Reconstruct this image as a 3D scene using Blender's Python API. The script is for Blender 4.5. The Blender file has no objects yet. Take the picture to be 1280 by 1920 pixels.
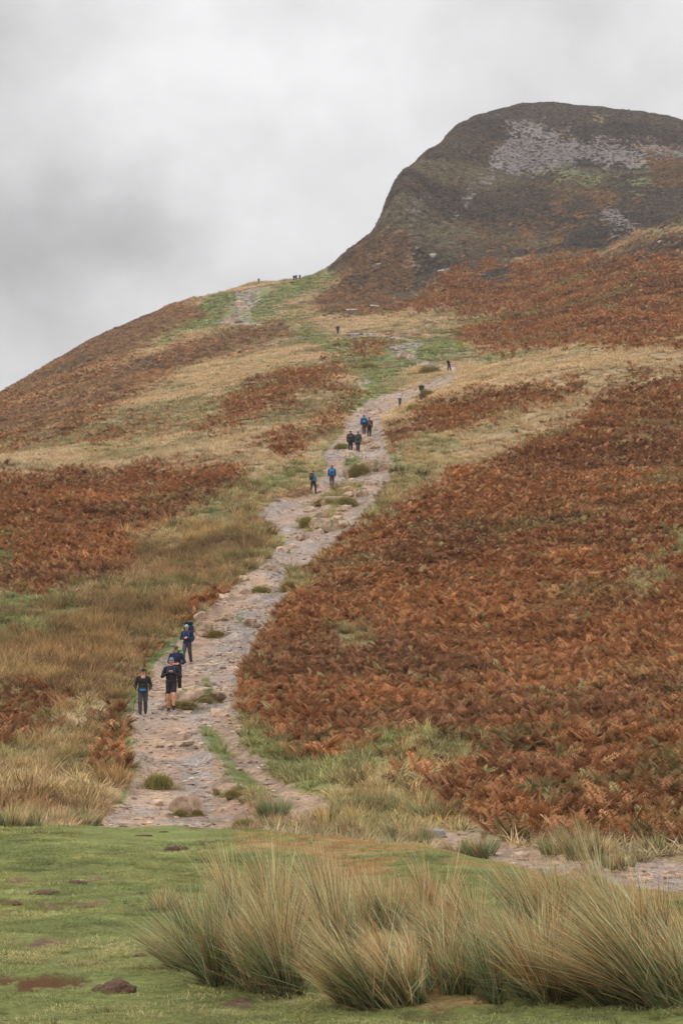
import bpy, bmesh, math, random
import numpy as np
from mathutils import Vector, Matrix, Euler

R = math.radians
rnd = random.Random(7)
rng = np.random.default_rng(11)
SC = bpy.context.scene
COL = SC.collection

# ------------------------------------------------------------------ camera
FPX = 3733.0                    # focal length in photo pixels (70 mm on a 36 mm tall frame, 1920 px)
PITCH = math.atan(440.0 / FPX)  # horizon at photo row 1400
EYE = 1.65
cam_data = bpy.data.cameras.new('camera')
cam_data.sensor_fit = 'VERTICAL'
cam_data.sensor_height = 36.0
cam_data.sensor_width = 24.0
cam_data.lens = FPX / 1920.0 * 36.0
cam_data.clip_start = 0.2
cam_data.clip_end = 6000.0
cam = bpy.data.objects.new('camera', cam_data)
cam.location = (0, 0, EYE)
cam.rotation_euler = (math.pi / 2 + PITCH, 0, 0)
COL.objects.link(cam)
SC.camera = cam

# ------------------------------------------------------------------ view / sampling
SC.render.engine = 'CYCLES'
SC.view_settings.view_transform = 'Standard'
SC.view_settings.look = 'None'
SC.view_settings.exposure = 0.0
SC.view_settings.gamma = 1.0
SC.view_settings.use_curve_mapping = False
SC.cycles.use_denoising = True
SC.cycles.max_bounces = 4
SC.cycles.diffuse_bounces = 2
SC.cycles.glossy_bounces = 2
SC.cycles.transmission_bounces = 3
SC.cycles.transparent_max_bounces = 6
SC.cycles.volume_bounces = 0
SC.cycles.sample_clamp_indirect = 4.0

# ------------------------------------------------------------------ overcast sky
SUN_EL, SUN_AZ = R(52), R(-125)       # high, behind the camera and to the left, behind cloud
world = bpy.data.worlds.new('World')
SC.world = world
world.use_nodes = True
wn, wl = world.node_tree.nodes, world.node_tree.links
wn.clear()


def wnode(t, **kw):
    n = wn.new(t)
    for k, v in kw.items():
        setattr(n, k, v)
    return n


def wmath(op, a, b=None, c=None, clamp=False):
    n = wnode('ShaderNodeMath', operation=op, use_clamp=clamp)
    for i, s in enumerate((a, b, c)):
        if s is None:
            continue
        if isinstance(s, (int, float)):
            n.inputs[i].default_value = s
        else:
            wl.new(s, n.inputs[i])
    return n.outputs[0]


def px_dir(px, py):
    a, b = (px - 640) / FPX, (960 - py) / FPX
    c, s = math.cos(PITCH), math.sin(PITCH)
    v = Vector((a, c - b * s, s + b * c))
    return v.normalized()


tc = wnode('ShaderNodeTexCoord')
sep = wnode('ShaderNodeSeparateXYZ')
wl.new(tc.outputs['Generated'], sep.inputs[0])
elev = wmath('MAXIMUM', sep.outputs[2], 0.0)
cie = wmath('MULTIPLY_ADD', elev, 2.0 / 3.0, 1.0 / 3.0)      # overcast sky: three times brighter overhead
noise = wnode('ShaderNodeTexNoise')
noise.inputs['Scale'].default_value = 9.0
noise.inputs['Detail'].default_value = 6.0
noise.inputs['Roughness'].default_value = 0.52
mp = wnode('ShaderNodeMapping')
mp.inputs['Scale'].default_value = (1.0, 1.0, 1.3)
mp.inputs['Location'].default_value = (0.35, 0.2, 0.1)
wl.new(tc.outputs['Generated'], mp.inputs[0])
wl.new(mp.outputs[0], noise.inputs['Vector'])
fine = wnode('ShaderNodeTexNoise')
fine.inputs['Scale'].default_value = 30.0
fine.inputs['Detail'].default_value = 5.0
wl.new(mp.outputs[0], fine.inputs['Vector'])
soft = wmath('MULTIPLY_ADD', noise.outputs[0], 0.62, 0.60)
soft = wmath('ADD', soft, wmath('MULTIPLY', fine.outputs[0], 0.16))
# soft banks of thicker and thinner cloud
warp = wnode('ShaderNodeTexNoise')
warp.inputs['Scale'].default_value = 14.0
warp.inputs['Detail'].default_value = 5.0
wl.new(tc.outputs['Generated'], warp.inputs['Vector'])
wsub = wnode('ShaderNodeVectorMath', operation='SUBTRACT')
wl.new(warp.outputs['Color'], wsub.inputs[0])
wsub.inputs[1].default_value = (0.5, 0.5, 0.5)
wsc = wnode('ShaderNodeVectorMath', operation='SCALE')
wl.new(wsub.outputs[0], wsc.inputs[0])
wsc.inputs['Scale'].default_value = 0.075
wadd = wnode('ShaderNodeVectorMath', operation='ADD')
wl.new(tc.outputs['Generated'], wadd.inputs[0])
wl.new(wsc.outputs[0], wadd.inputs[1])


def bank(px, py, rpx, amp):
    d = wnode('ShaderNodeVectorMath', operation='DISTANCE')
    wl.new(wadd.outputs[0], d.inputs[0])
    d.inputs[1].default_value = px_dir(px, py)
    m = wnode('ShaderNodeMapRange', interpolation_type='SMOOTHERSTEP')
    wl.new(d.outputs['Value'], m.inputs['Value'])
    m.inputs['From Min'].default_value = rpx / FPX
    m.inputs['From Max'].default_value = 0.0
    m.inputs['To Min'].default_value = 0.0
    m.inputs['To Max'].default_value = amp
    return m.outputs[0]


tot = soft
for b in ((110, 440, 290, -0.30), (290, 430, 200, -0.22), (60, 640, 320, -0.08), (1050, 60, 520, -0.14), (60, 20, 360, -0.18),
          (280, 190, 330, 0.13), (560, 430, 260, 0.06), (300, 640, 260, 0.06)):
    tot = wmath('ADD', tot, bank(*b))
lum = wmath('MULTIPLY', cie, tot)
tint = wnode('ShaderNodeVectorMath', operation='SCALE')
tint.inputs[0].default_value = (1.0, 0.985, 0.995)
wl.new(lum, tint.inputs['Scale'])
sky = wnode('ShaderNodeTexSky', sky_type='NISHITA', sun_disc=False)
sky.sun_elevation = SUN_EL
sky.sun_rotation = SUN_AZ
bg_cloud = wnode('ShaderNodeBackground')
wl.new(tint.outputs[0], bg_cloud.inputs['Color'])
bg_cloud.inputs['Strength'].default_value = 1.66
bg_sky = wnode('ShaderNodeBackground')
wl.new(sky.outputs[0], bg_sky.inputs['Color'])
bg_sky.inputs['Strength'].default_value = 0.05
mixs = wnode('ShaderNodeMixShader')
mixs.inputs[0].default_value = 0.96            # thick cloud over the clear sky
wl.new(bg_sky.outputs[0], mixs.inputs[1])
wl.new(bg_cloud.outputs[0], mixs.inputs[2])
wout = wnode('ShaderNodeOutputWorld')
wl.new(mixs.outputs[0], wout.inputs[0])

sun_d = bpy.data.lights.new('sun', 'SUN')
sun_d.energy = 1.1
sun_d.angle = R(24)
sun_d.color = (1.0, 0.965, 0.92)
sun = bpy.data.objects.new('sun', sun_d)
sv = Vector((math.sin(SUN_AZ) * math.cos(SUN_EL), math.cos(SUN_AZ) * math.cos(SUN_EL), math.sin(SUN_EL)))
sun.rotation_euler = (-sv).to_track_quat('-Z', 'Y').to_euler()
sun.location = (-30, -20, 60)
COL.objects.link(sun)

# ------------------------------------------------------------------ numeric helpers
CP, SP = math.cos(PITCH), math.sin(PITCH)


def unproject(px, py, d):
    """photo pixel at horizontal distance d (metres along y) -> world point"""
    a, b = (px - 640) / FPX, (960 - py) / FPX
    x, y, z = a, CP - b * SP, SP + b * CP
    k = d / y
    return x * k, d, EYE + z * k


def project(x, y, z):
    dz = z - EYE
    f = np.maximum(y * CP + dz * SP, 0.1)
    return 640 + FPX * x / f, 960 - FPX * (-y * SP + dz * CP) / f


def _hash(ix, iy, seed):
    h = (ix.astype(np.int64) * 374761393 + iy.astype(np.int64) * 668265263 + seed * 974634777) & 0x7fffffff
    h = ((h ^ (h >> 13)) * 1274126177) & 0x7fffffff
    return ((h ^ (h >> 16)) & 0xffff) / 65535.0


def vnoise(x, y, seed=0):
    ix, iy = np.floor(x), np.floor(y)
    fx, fy = x - ix, y - iy
    fx = fx * fx * fx * (fx * (fx * 6 - 15) + 10)
    fy = fy * fy * fy * (fy * (fy * 6 - 15) + 10)
    a, b = _hash(ix, iy, seed), _hash(ix + 1, iy, seed)
    c, d = _hash(ix, iy + 1, seed), _hash(ix + 1, iy + 1, seed)
    return (a + (b - a) * fx) * (1 - fy) + (c + (d - c) * fx) * fy


def fbm(x, y, scale, octaves=4, seed=0, gain=0.5):
    """about -1..1, scale in metres"""
    out = np.zeros(np.shape(x))
    amp, tot_, f = 1.0, 0.0, 1.0 / scale
    ca, sa = math.cos(0.6), math.sin(0.6)
    for o in range(octaves):
        out += amp * (vnoise((x * ca - y * sa) * f + 17.3 * o, (x * sa + y * ca) * f - 9.1 * o, seed + o) * 2 - 1)
        tot_ += amp
        amp *= gain
        f *= 2.03
    return out / tot_ * 1.6


def sstep(a, b, x):
    t = np.clip((x - a) / (b - a), 0, 1)
    return t * t * (3 - 2 * t)


def srgb(r, g, b):
    def f(c):
        c /= 255.0
        return c / 12.92 if c <= 0.04045 else ((c + 0.055) / 1.055) ** 2.4
    return np.array([f(r), f(g), f(b)])


# ------------------------------------------------------------------ the lie of the land
# columns of (photo column): (distance in metres, photo row of the ground there)
LAND = {
    -320: [(8, 2170), (11.8, 1922), (15, 1810), (20, 1706), (26, 1628), (31, 1580), (36, 1550), (39.5, 1558), (44, 1532), (55, 1410),
           (70, 1290), (85, 1190), (105, 1060), (125, 950), (148, 890), (180, 900), (240, 880), (320, 860), (420, 880), (520, 930)],
    0: [(8, 2170), (11.8, 1922), (15, 1810), (20, 1708), (26, 1632), (31, 1584), (36, 1552), (39.5, 1562), (44, 1530), (55, 1420),
        (70, 1300), (85, 1200), (105, 1080), (125, 965), (145, 890), (175, 862), (220, 824), (290, 780), (370, 752), (410, 745),
        (450, 756), (560, 830), (800, 900)],
    160: [(36, 1551), (40, 1568), (45, 1545), (55, 1440), (70, 1310), (85, 1205), (110, 1060), (145, 905), (200, 815), (290, 730),
          (400, 662), (455, 644), (490, 655), (600, 740)],
    330: [(11.8, 1922), (15, 1810), (20, 1708), (26, 1634), (31, 1588), (36, 1553), (40, 1580), (44.5, 1558), (52, 1475), (65, 1340), (82, 1238), (105, 1080), (130, 960),
          (150, 890), (200, 800), (290, 700), (400, 625), (470, 585), (510, 571), (545, 580), (700, 680)],
    480: [(36, 1560), (40, 1585), (45, 1560), (54, 1460), (65, 1352), (84, 1210), (102, 1090), (122, 980), (136, 922), (155, 855), (200, 775),
          (290, 680), (400, 610), (500, 553), (555, 531), (590, 540), (760, 660)],
    640: [(8, 2170), (11.8, 1922), (15, 1812), (20, 1712), (26, 1640), (30, 1598), (34, 1570), (38.5, 1594), (44, 1566), (52, 1480), (65, 1350),
          (85, 1205), (105, 1075), (125, 970), (140, 910), (155, 855), (170, 815), (195, 770), (235, 715), (290, 665), (363, 622),
          (450, 572), (520, 535), (580, 505), (620, 487), (660, 500), (800, 620)],
    680: [(500, 545), (560, 500), (600, 466), (628, 454), (670, 475), (800, 600)],
    709: [(520, 528), (560, 488), (590, 455), (622, 427), (655, 452), (800, 580)],
    730: [(520, 516), (556, 464), (586, 412), (622, 364), (655, 384), (810, 530)],
    760: [(31, 1588), (35.5, 1608), (42, 1580), (52, 1475), (65, 1350), (85, 1200), (108, 1045), (132, 925), (150, 850), (163, 803),
          (175, 778), (190, 772), (235, 718), (290, 664), (350, 628), (450, 570), (520, 512), (560, 450), (600, 368), (640, 318), (675, 330), (800, 470)],
    850: [(30, 1600), (34, 1615), (40, 1590), (52, 1472), (65, 1350), (85, 1200), (110, 1035), (140, 890), (170, 778), (195, 720), (210, 706), (222, 710),
          (240, 694), (290, 660), (350, 628), (440, 560), (520, 495), (580, 430), (640, 355), (700, 290), (760, 246), (800, 252), (960, 380)],
    800: [(520, 505), (575, 435), (620, 366), (660, 316), (695, 291), (730, 299), (860, 420)],
    900: [(520, 495), (600, 420), (680, 325), (750, 252), (805, 222), (850, 232), (1000, 340)],
    960: [(8, 2170), (11.8, 1922), (15, 1815), (20, 1722), (25, 1650), (28, 1618), (32, 1640), (37, 1622), (42, 1585), (52, 1470), (65, 1350), (85, 1200),
          (110, 1035), (140, 875), (170, 755), (195, 696), (210, 678), (222, 684), (250, 676), (290, 656), (350, 615), (430, 555), (520, 485), (620, 395),
          (720, 292), (800, 225), (850, 204), (900, 214), (1100, 330)],
    1120: [(26, 1645), (30, 1668), (35, 1642), (41, 1585), (52, 1470), (65, 1350), (85, 1190), (108, 1040), (138, 870), (165, 748), (190, 672), (203, 648),
           (216, 655), (260, 640), (330, 585), (400, 525), (450, 487), (475, 488), (520, 460), (600, 400), (700, 305), (790, 232), (850, 204), (900, 212), (1100, 320)],
    1280: [(8, 2170), (11.8, 1922), (15, 1818), (20, 1732), (24, 1672), (28, 1700), (35, 1655), (40, 1592), (48, 1500), (60, 1378), (80, 1200), (100, 1065),
           (130, 895), (158, 765), (182, 672), (198, 640), (212, 645), (250, 650), (300, 610), (380, 500), (440, 418), (468, 405), (500, 425), (580, 400), (680, 318),
           (780, 255), (850, 232), (900, 238), (1100, 330)],
    1600: [(8, 2170), (11.8, 1922), (15, 1820), (20, 1735), (24, 1680), (28, 1705), (35, 1650), (42, 1570), (60, 1360), (85, 1150), (110, 980), (150, 760), (180, 640), (200, 595), (215, 600),
           (300, 560), (400, 420), (450, 350), (480, 345), (520, 370), (640, 380), (780, 330), (860, 310), (1000, 400)],
}
VK = 1.35
cu, cv, ce = [], [], []
for px, rows in LAND.items():
    for d, py in rows:
        x, y, z = unproject(px, py, d)
        cu.append(x / y * FPX / 640.0)
        cv.append(math.log(d) * VK)
        ce.append((z - EYE) / d)
cu, cv, ce = map(np.array, (cu, cv, ce))


def _phi(r2):
    return 0.5 * r2 * np.log(r2 + 1e-12)


n_c = len(cu)
A = np.zeros((n_c + 3, n_c + 3))
A[:n_c, :n_c] = _phi((cu[:, None] - cu) ** 2 + (cv[:, None] - cv) ** 2) + np.eye(n_c) * 2e-4
A[:n_c, n_c:] = np.stack([np.ones(n_c), cu, cv], 1)
A[n_c:, :n_c] = A[:n_c, n_c:].T
W = np.linalg.solve(A, np.concatenate([ce, np.zeros(3)]))


def land_e(u, v):
    out = W[n_c] + W[n_c + 1] * u + W[n_c + 2] * v
    for i in range(n_c):
        out += W[i] * _phi((u - cu[i]) ** 2 + (v - cv[i]) ** 2)
    return out


NU, NV = 460, 920
D0, D1 = 4.0, 1300.0
u_in = np.linspace(-1.32, 1.32, NU - 40)
edge = 1.32 + np.cumsum(np.linspace(0.02, 0.22, 20))
US = np.concatenate([-edge[::-1], u_in, edge])
VS = np.linspace(math.log(D0), math.log(D1), NV)
GU, GV = np.meshgrid(US, VS)                       # rows: distance
YY = np.exp(GV)
XX = GU * 640.0 / FPX * YY
Ue = np.clip(GU, -1.45, 1.45)
Ve = np.maximum(GV, math.log(8.0)) * VK
E = np.zeros_like(Ue)
for k in range(0, NV, 92):
    E[k:k + 92] = land_e(Ue[k:k + 92], Ve[k:k + 92])
near = np.exp(GV) < 8.0
ZZ = EYE + E * YY
ZZ[near] = (EYE + E * 8.0)[near]
# outside the frame the ground keeps its height across the view
ZZ0 = ZZ.copy()

# ------------------------------------------------------------------ what grows where
MAPX0, MAPX1, MAPY0, MAPY1, MST = -320, 1600, 150, 1760, 4
mgx = np.arange(MAPX0, MAPX1 + 1, MST)
mgy = np.arange(MAPY0, MAPY1 + 1, MST)
MX, MY = np.meshgrid(mgx.astype(float), mgy.astype(float))


def sdf(poly):
    P = [((-420.0 if x <= 0 else 1700.0 if x >= 1280 else float(x)), float(y)) for x, y in poly]
    inside = np.zeros(MX.shape, bool)
    dist = np.full(MX.shape, 1e9)
    n = len(P)
    for i in range(n):
        x0, y0 = P[i]
        x1, y1 = P[(i + 1) % n]
        dx, dy = x1 - x0, y1 - y0
        t = np.clip(((MX - x0) * dx + (MY - y0) * dy) / (dx * dx + dy * dy + 1e-9), 0, 1)
        dist = np.minimum(dist, (MX - x0 - t * dx) ** 2 + (MY - y0 - t * dy) ** 2)
        if y0 != y1:
            c = (y0 > MY) != (y1 > MY)
            inside ^= c & (MX < dx * (MY - y0) / (y1 - y0) + x0)
    return np.where(inside, 1, -1) * np.sqrt(dist)


PALE, BRACKEN, GREEN, HEATHER, SCREE, PATH, ROUGH, TURF, OLIVE, DRYTURF, BROWN = range(11)
# class, edge jitter in px, share kept, polygon  (painted in order; photo pixels, for ground beyond the near meadow)
COVER = [
    (HEATHER, 16, 1, [(596, 565), (640, 470), (711, 400), (740, 300), (840, 200), (940, 160), (1280, 160), (1280, 425), (1130, 478), (1060, 472), (940, 492),
                      (850, 505), (790, 548), (720, 585), (640, 592)]),
    (PALE, 8, .7, [(628, 500), (690, 462), (735, 425), (750, 428), (700, 470), (655, 505), (640, 520)]),
    (PALE, 6, .6, [(765, 430), (780, 430), (790, 470), (778, 500), (770, 470)]),
    (BROWN, 20, .85, [(590, 570), (636, 482), (700, 436), (765, 436), (785, 500), (770, 545), (720, 590), (640, 595)]),
    (SCREE, 16, .8, [(905, 318), (930, 330), (905, 365), (868, 400), (850, 405), (875, 360)]),
    (SCREE, 12, .6, [(800, 330), (830, 325), (800, 380), (770, 415), (775, 380)]),
    (SCREE, 24, 1, [(955, 228), (1005, 222), (1050, 250), (1160, 262), (1280, 300), (1280, 322), (1180, 320), (1100, 318), (1010, 332), (930, 338), (885, 362), (905, 318), (945, 268)]),
    (PALE, 24, .3, [(1040, 205), (1120, 212), (1190, 240), (1260, 280), (1220, 285), (1130, 250), (1060, 235)]),
    (GREEN, 18, .75, [(990, 330), (1060, 314), (1130, 322), (1215, 325), (1235, 350), (1205, 372), (1150, 350), (1040, 345)]),
    (BROWN, 20, .6, [(1060, 352), (1160, 356), (1190, 378), (1130, 392), (1040, 372)]),
    (BROWN, 10, .9, [(1220, 300), (1280, 305), (1280, 350), (1230, 350)]),
    (SCREE, 16, .9, [(1105, 400), (1150, 385), (1205, 425), (1180, 437), (1110, 425)]),
    (BROWN, 24, .4, [(800, 460), (900, 420), (1060, 380), (1120, 400), (1060, 470), (900, 480)]),
    (BRACKEN, 16, .97, [(690, 592), (790, 555), (850, 508), (950, 490), (1060, 478), (1130, 482), (1180, 462), (1280, 430), (1280, 632), (1200, 645), (1120, 650), (1112, 634),
                        (1040, 652), (960, 662), (890, 656), (848, 632), (870, 618), (940, 585), (870, 588), (800, 582)]),
    (HEATHER, 10, .8, [(1110, 490), (1200, 455), (1280, 428), (1280, 465), (1190, 480), (1120, 495)]),
    (HEATHER, 10, .75, [(895, 515), (950, 500), (975, 515), (940, 532), (900, 530)]),
    (PALE, 3, 1, [(1110, 482), (1200, 428), (1280, 388), (1280, 412), (1200, 447), (1125, 488)]),
    (GREEN, 14, .95, [(470, 545), (560, 518), (620, 498), (640, 515), (610, 550), (560, 585), (600, 622), (640, 640), (690, 632), (740, 640), (850, 622), (895, 655), (900, 668), (850, 678),
                      (790, 682), (770, 700), (740, 725), (700, 770), (650, 790), (632, 770), (672, 722), (650, 690), (600, 652), (540, 615), (470, 606), (400, 622), (330, 636), (270, 652), (340, 608), (360, 572), (420, 548)]),
    (GREEN, 8, .9, [(830, 620), (900, 600), (985, 562), (960, 585), (900, 615)]),
    (GREEN, 10, .8, [(890, 665), (960, 664), (1060, 652), (1110, 650), (1000, 672), (900, 690)]),
    (PALE, 14, .75, [(520, 570), (590, 540), (640, 525), (600, 560), (560, 592), (520, 600)]),
    (PALE, 14, .85, [(560, 600), (680, 590), (790, 585), (850, 600), (820, 620), (720, 622), (640, 612)]),
    (BRACKEN, 8, .8, [(662, 655), (680, 640), (722, 638), (700, 660), (668, 672)]),
    (PALE, 10, .7, [(665, 680), (740, 675), (740, 690), (670, 695)]),
    (PALE, 10, .8, [(720, 718), (760, 695), (830, 690), (825, 710), (760, 715)]),
    (BROWN, 18, .85, [(0, 700), (100, 640), (200, 590), (330, 550), (375, 585), (260, 650), (180, 684), (60, 735), (0, 775)]),
    (BRACKEN, 14, .65, [(0, 775), (110, 710), (250, 668), (200, 706), (110, 756), (40, 800), (0, 850)]),
    (BROWN, 16, .8, [(0, 850), (110, 760), (200, 708), (330, 652), (450, 626), (540, 616), (450, 648), (330, 690), (240, 742), (140, 800), (0, 880)]),
    (BRACKEN, 16, .6, [(150, 770), (260, 710), (330, 655), (460, 626), (540, 617), (430, 650), (320, 690), (240, 740), (170, 790)]),
    (BRACKEN, 16, .65, [(0, 850), (90, 800), (230, 745), (180, 775), (80, 830), (0, 870)]),
    (BRACKEN, 20, .7, [(360, 805), (440, 745), (540, 705), (630, 668), (637, 690), (570, 728), (480, 772), (420, 808)]),
    (BRACKEN, 26, .4, [(500, 838), (590, 795), (650, 745), (668, 765), (630, 812), (560, 842)]),
    (BRACKEN, 18, .45, [(160, 830), (290, 770), (320, 765), (250, 815), (170, 850)]),
    (OLIVE, 30, .5, [(160, 860), (330, 760), (500, 690), (560, 690), (450, 760), (330, 820), (230, 870)]),
    (OLIVE, 18, .8, [(230, 1010), (420, 915), (445, 890), (520, 880), (600, 860), (610, 885), (500, 945), (470, 970), (540, 1010), (300, 1060), (180, 1100)]),
    (GREEN, 14, .7, [(480, 900), (570, 880), (590, 895), (500, 915)]),
    (GREEN, 20, .6, [(330, 960), (440, 920), (440, 960), (350, 1000)]),
    (ROUGH, 26, .95, [(0, 1200), (110, 1110), (250, 1020), (330, 1000), (480, 970), (535, 1015), (500, 1062), (430, 1110), (385, 1160), (340, 1200), (285, 1250), (235, 1330), (230, 1480),
                      (0, 1380)]),
    (OLIVE, 26, .75, [(0, 1360), (130, 1300), (235, 1250), (215, 1330), (185, 1470), (160, 1545), (0, 1540)]),
    (PALE, 22, .6, [(70, 1380), (190, 1280), (215, 1300), (150, 1400), (80, 1470)]),
    (BRACKEN, 16, .97, [(0, 900), (150, 886), (300, 880), (415, 874), (448, 888), (430, 915), (375, 935), (300, 990), (235, 1012), (250, 1062), (180, 1095), (60, 1115), (0, 1085)]),
    (GREEN, 12, .85, [(0, 1030), (30, 1040), (40, 1062), (0, 1068)]),
    (GREEN, 22, .7, [(0, 1085), (110, 1110), (170, 1140), (90, 1190), (0, 1180)]),
    (BRACKEN, 16, .7, [(0, 1320), (70, 1280), (150, 1290), (70, 1400), (0, 1440)]),
    (BRACKEN, 10, .8, [(195, 1330), (228, 1320), (236, 1400), (225, 1450), (165, 1450), (190, 1400)]),
    (BRACKEN, 14, .75, [(420, 1105), (400, 1150), (340, 1200), (260, 1270), (240, 1250), (310, 1190), (350, 1150)]),
    (ROUGH, 12, .95, [(0, 1495), (90, 1500), (160, 1520), (170, 1555), (0, 1565)]),
    (OLIVE, 14, .97, [(440, 1330), (520, 1320), (640, 1400), (780, 1480), (900, 1560), (860, 1600), (700, 1590), (620, 1560), (520, 1480), (470, 1420)]),
    (GREEN, 14, .6, [(440, 1330), (480, 1340), (560, 1420), (620, 1440), (640, 1490), (560, 1480), (490, 1430)]),
    (OLIVE, 22, .9, [(640, 1010), (700, 930), (760, 860), (840, 850), (900, 850), (800, 915), (700, 975), (620, 1030), (560, 1075), (520, 1130), (510, 1120), (560, 1070)]),
    (BRACKEN, 12, .9, [(735, 818), (790, 775), (880, 745), (1000, 728), (1075, 722), (1000, 762), (880, 790), (800, 802), (750, 828)]),
    (OLIVE, 16, .6, [(780, 810), (900, 795), (980, 775), (940, 810), (840, 850), (770, 850)]),
    (BRACKEN, 13, 1, [(448, 1300), (462, 1235), (492, 1185), (535, 1135), (560, 1085), (620, 1035), (700, 985), (800, 930), (900, 872), (1000, 822), (1100, 772), (1200, 718), (1280, 685),
                      (1280, 1602), (1180, 1592), (1000, 1572), (890, 1558), (810, 1505), (775, 1485), (720, 1440), (620, 1412), (560, 1425), (500, 1355), (450, 1335)]),
    (OLIVE, 14, .7, [(700, 1390), (780, 1365), (900, 1400), (820, 1450), (740, 1470), (680, 1420)]),
    (OLIVE, 14, .7, [(1170, 1060), (1240, 1040), (1260, 1080), (1200, 1110)]),
    (GREEN, 12, .7, [(1250, 990), (1280, 985), (1280, 1070), (1262, 1060)]),
    (OLIVE, 12, .6, [(630, 1180), (700, 1175), (700, 1225), (640, 1230)]),
    (GREEN, 8, .8, [(690, 1395), (760, 1370), (765, 1385), (700, 1415)]),
    (BROWN, 22, .3, [(1120, 760), (1280, 690), (1280, 900), (1180, 880)]),
    # turf along the path's edges
    (GREEN, 6, .95, [(170, 1545), (225, 1490), (236, 1440), (228, 1330), (262, 1260), (310, 1205), (345, 1170), (380, 1155), (350, 1215), (295, 1250), (250, 1330), (262, 1440), (245, 1500), (200, 1550)]),
    (GREEN, 6, .9, [(420, 1115), (500, 1045), (530, 1010), (545, 1030), (500, 1070), (440, 1120), (390, 1165)]),
    (GREEN, 6, .9, [(590, 885), (600, 850), (640, 800), (660, 775), (680, 785), (650, 830), (620, 900)]),
    (GREEN, 6, .9, [(700, 850), (725, 840), (755, 870), (750, 890), (710, 880)]),
    (PATH, 5, 1, [(140, 1556), (232, 1500), (252, 1440), (246, 1335), (275, 1275), (310, 1225), (345, 1190), (372, 1165), (425, 1112), (455, 1078), (500, 1052), (532, 1012), (508, 985), (482, 965),
                  (502, 945), (580, 926), (612, 885), (605, 852), (642, 812), (652, 782), (690, 748), (740, 736), (755, 744), (712, 790), (722, 840), (745, 880), (692, 950), (640, 1010), (575, 1060),
                  (535, 1120), (492, 1185), (462, 1230), (448, 1280), (440, 1310), (412, 1350), (385, 1370), (440, 1470), (470, 1520), (450, 1580), (140, 1585)]),
    (PATH, 4, 1, [(385, 1345), (442, 1315), (456, 1385), (506, 1446), (556, 1484), (628, 1496), (610, 1532), (525, 1512), (466, 1474), (424, 1410)]),
    (PATH, 4, .9, [(735, 738), (790, 724), (832, 705), (850, 702), (855, 712), (795, 742), (750, 756)]),
    (PATH, 8, .5, [(855, 700), (800, 690), (785, 678), (735, 672), (725, 655), (770, 640), (700, 634), (625, 628), (640, 622), (710, 626), (800, 640), (775, 668), (812, 682), (862, 692)]),
    (PATH, 12, .45, [(440, 548), (500, 536), (515, 544), (475, 572), (470, 600), (500, 612), (430, 612), (410, 600), (440, 572)]),
    (PATH, 8, .4, [(670, 712), (700, 705), (690, 728), (672, 735)]),
    (PATH, 7, 1, [(775, 1562), (850, 1552), (960, 1592), (1050, 1598), (1200, 1612), (1280, 1636), (1280, 1700), (1150, 1680), (960, 1650), (830, 1620)]),
    (PATH, 4, .9, [(700, 1560), (740, 1560), (740, 1580), (700, 1580)]),
    # grass that has taken hold inside the path
    (GREEN, 5, 1, [(372, 1358), (395, 1362), (420, 1400), (450, 1440), (490, 1475), (505, 1500), (480, 1500), (440, 1465), (410, 1425)]),
    (GREEN, 4, 1, [(378, 1270), (392, 1272), (394, 1300), (382, 1302)]),
    (GREEN, 5, .9, [(440, 1148), (458, 1148), (455, 1175), (436, 1172)]),
    (OLIVE, 5, .9, [(560, 975), (600, 965), (640, 940), (660, 945), (620, 975), (580, 1000)]),
    (OLIVE, 5, .9, [(600, 930), (650, 905), (690, 905), (650, 930), (620, 945)]),
    (OLIVE, 5, .9, [(665, 885), (690, 868), (700, 885), (670, 895)]),
    (GREEN, 4, .9, [(640, 868), (670, 855), (680, 862), (650, 875)]),
    (OLIVE, 5, .9, [(530, 1105), (545, 1065), (575, 1075), (590, 1080), (560, 1110)]),
]
SDFS = [(c, j, s, sdf(p)) for c, j, s, p in COVER]
PATH_SDF = np.max([s for c, j, k, s in SDFS if c == PATH], axis=0)
GRASS_IN = np.max([s for c, j, k, s in SDFS[-9:]], axis=0)
PATH_SDF = np.minimum(PATH_SDF, -GRASS_IN)


def lookup(M, px, py):
    fx = np.clip((px - MAPX0) / MST, 0, len(mgx) - 1.001)
    fy = np.clip((py - MAPY0) / MST, 0, len(mgy) - 1.001)
    ix, iy = fx.astype(int), fy.astype(int)
    fx, fy = fx - ix, fy - iy
    return (M[iy, ix] * (1 - fx) + M[iy, ix + 1] * fx) * (1 - fy) + (M[iy + 1, ix] * (1 - fx) + M[iy + 1, ix + 1] * fx) * fy


def crest_distance(u):
    """distance of the near meadow's brow, across the view"""
    return np.interp(u, [-1.3, -1, 0, 0.5, 1.0, 1.3], [36.8, 36.8, 35.5, 29.0, 25.5, 25.5])


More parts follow.
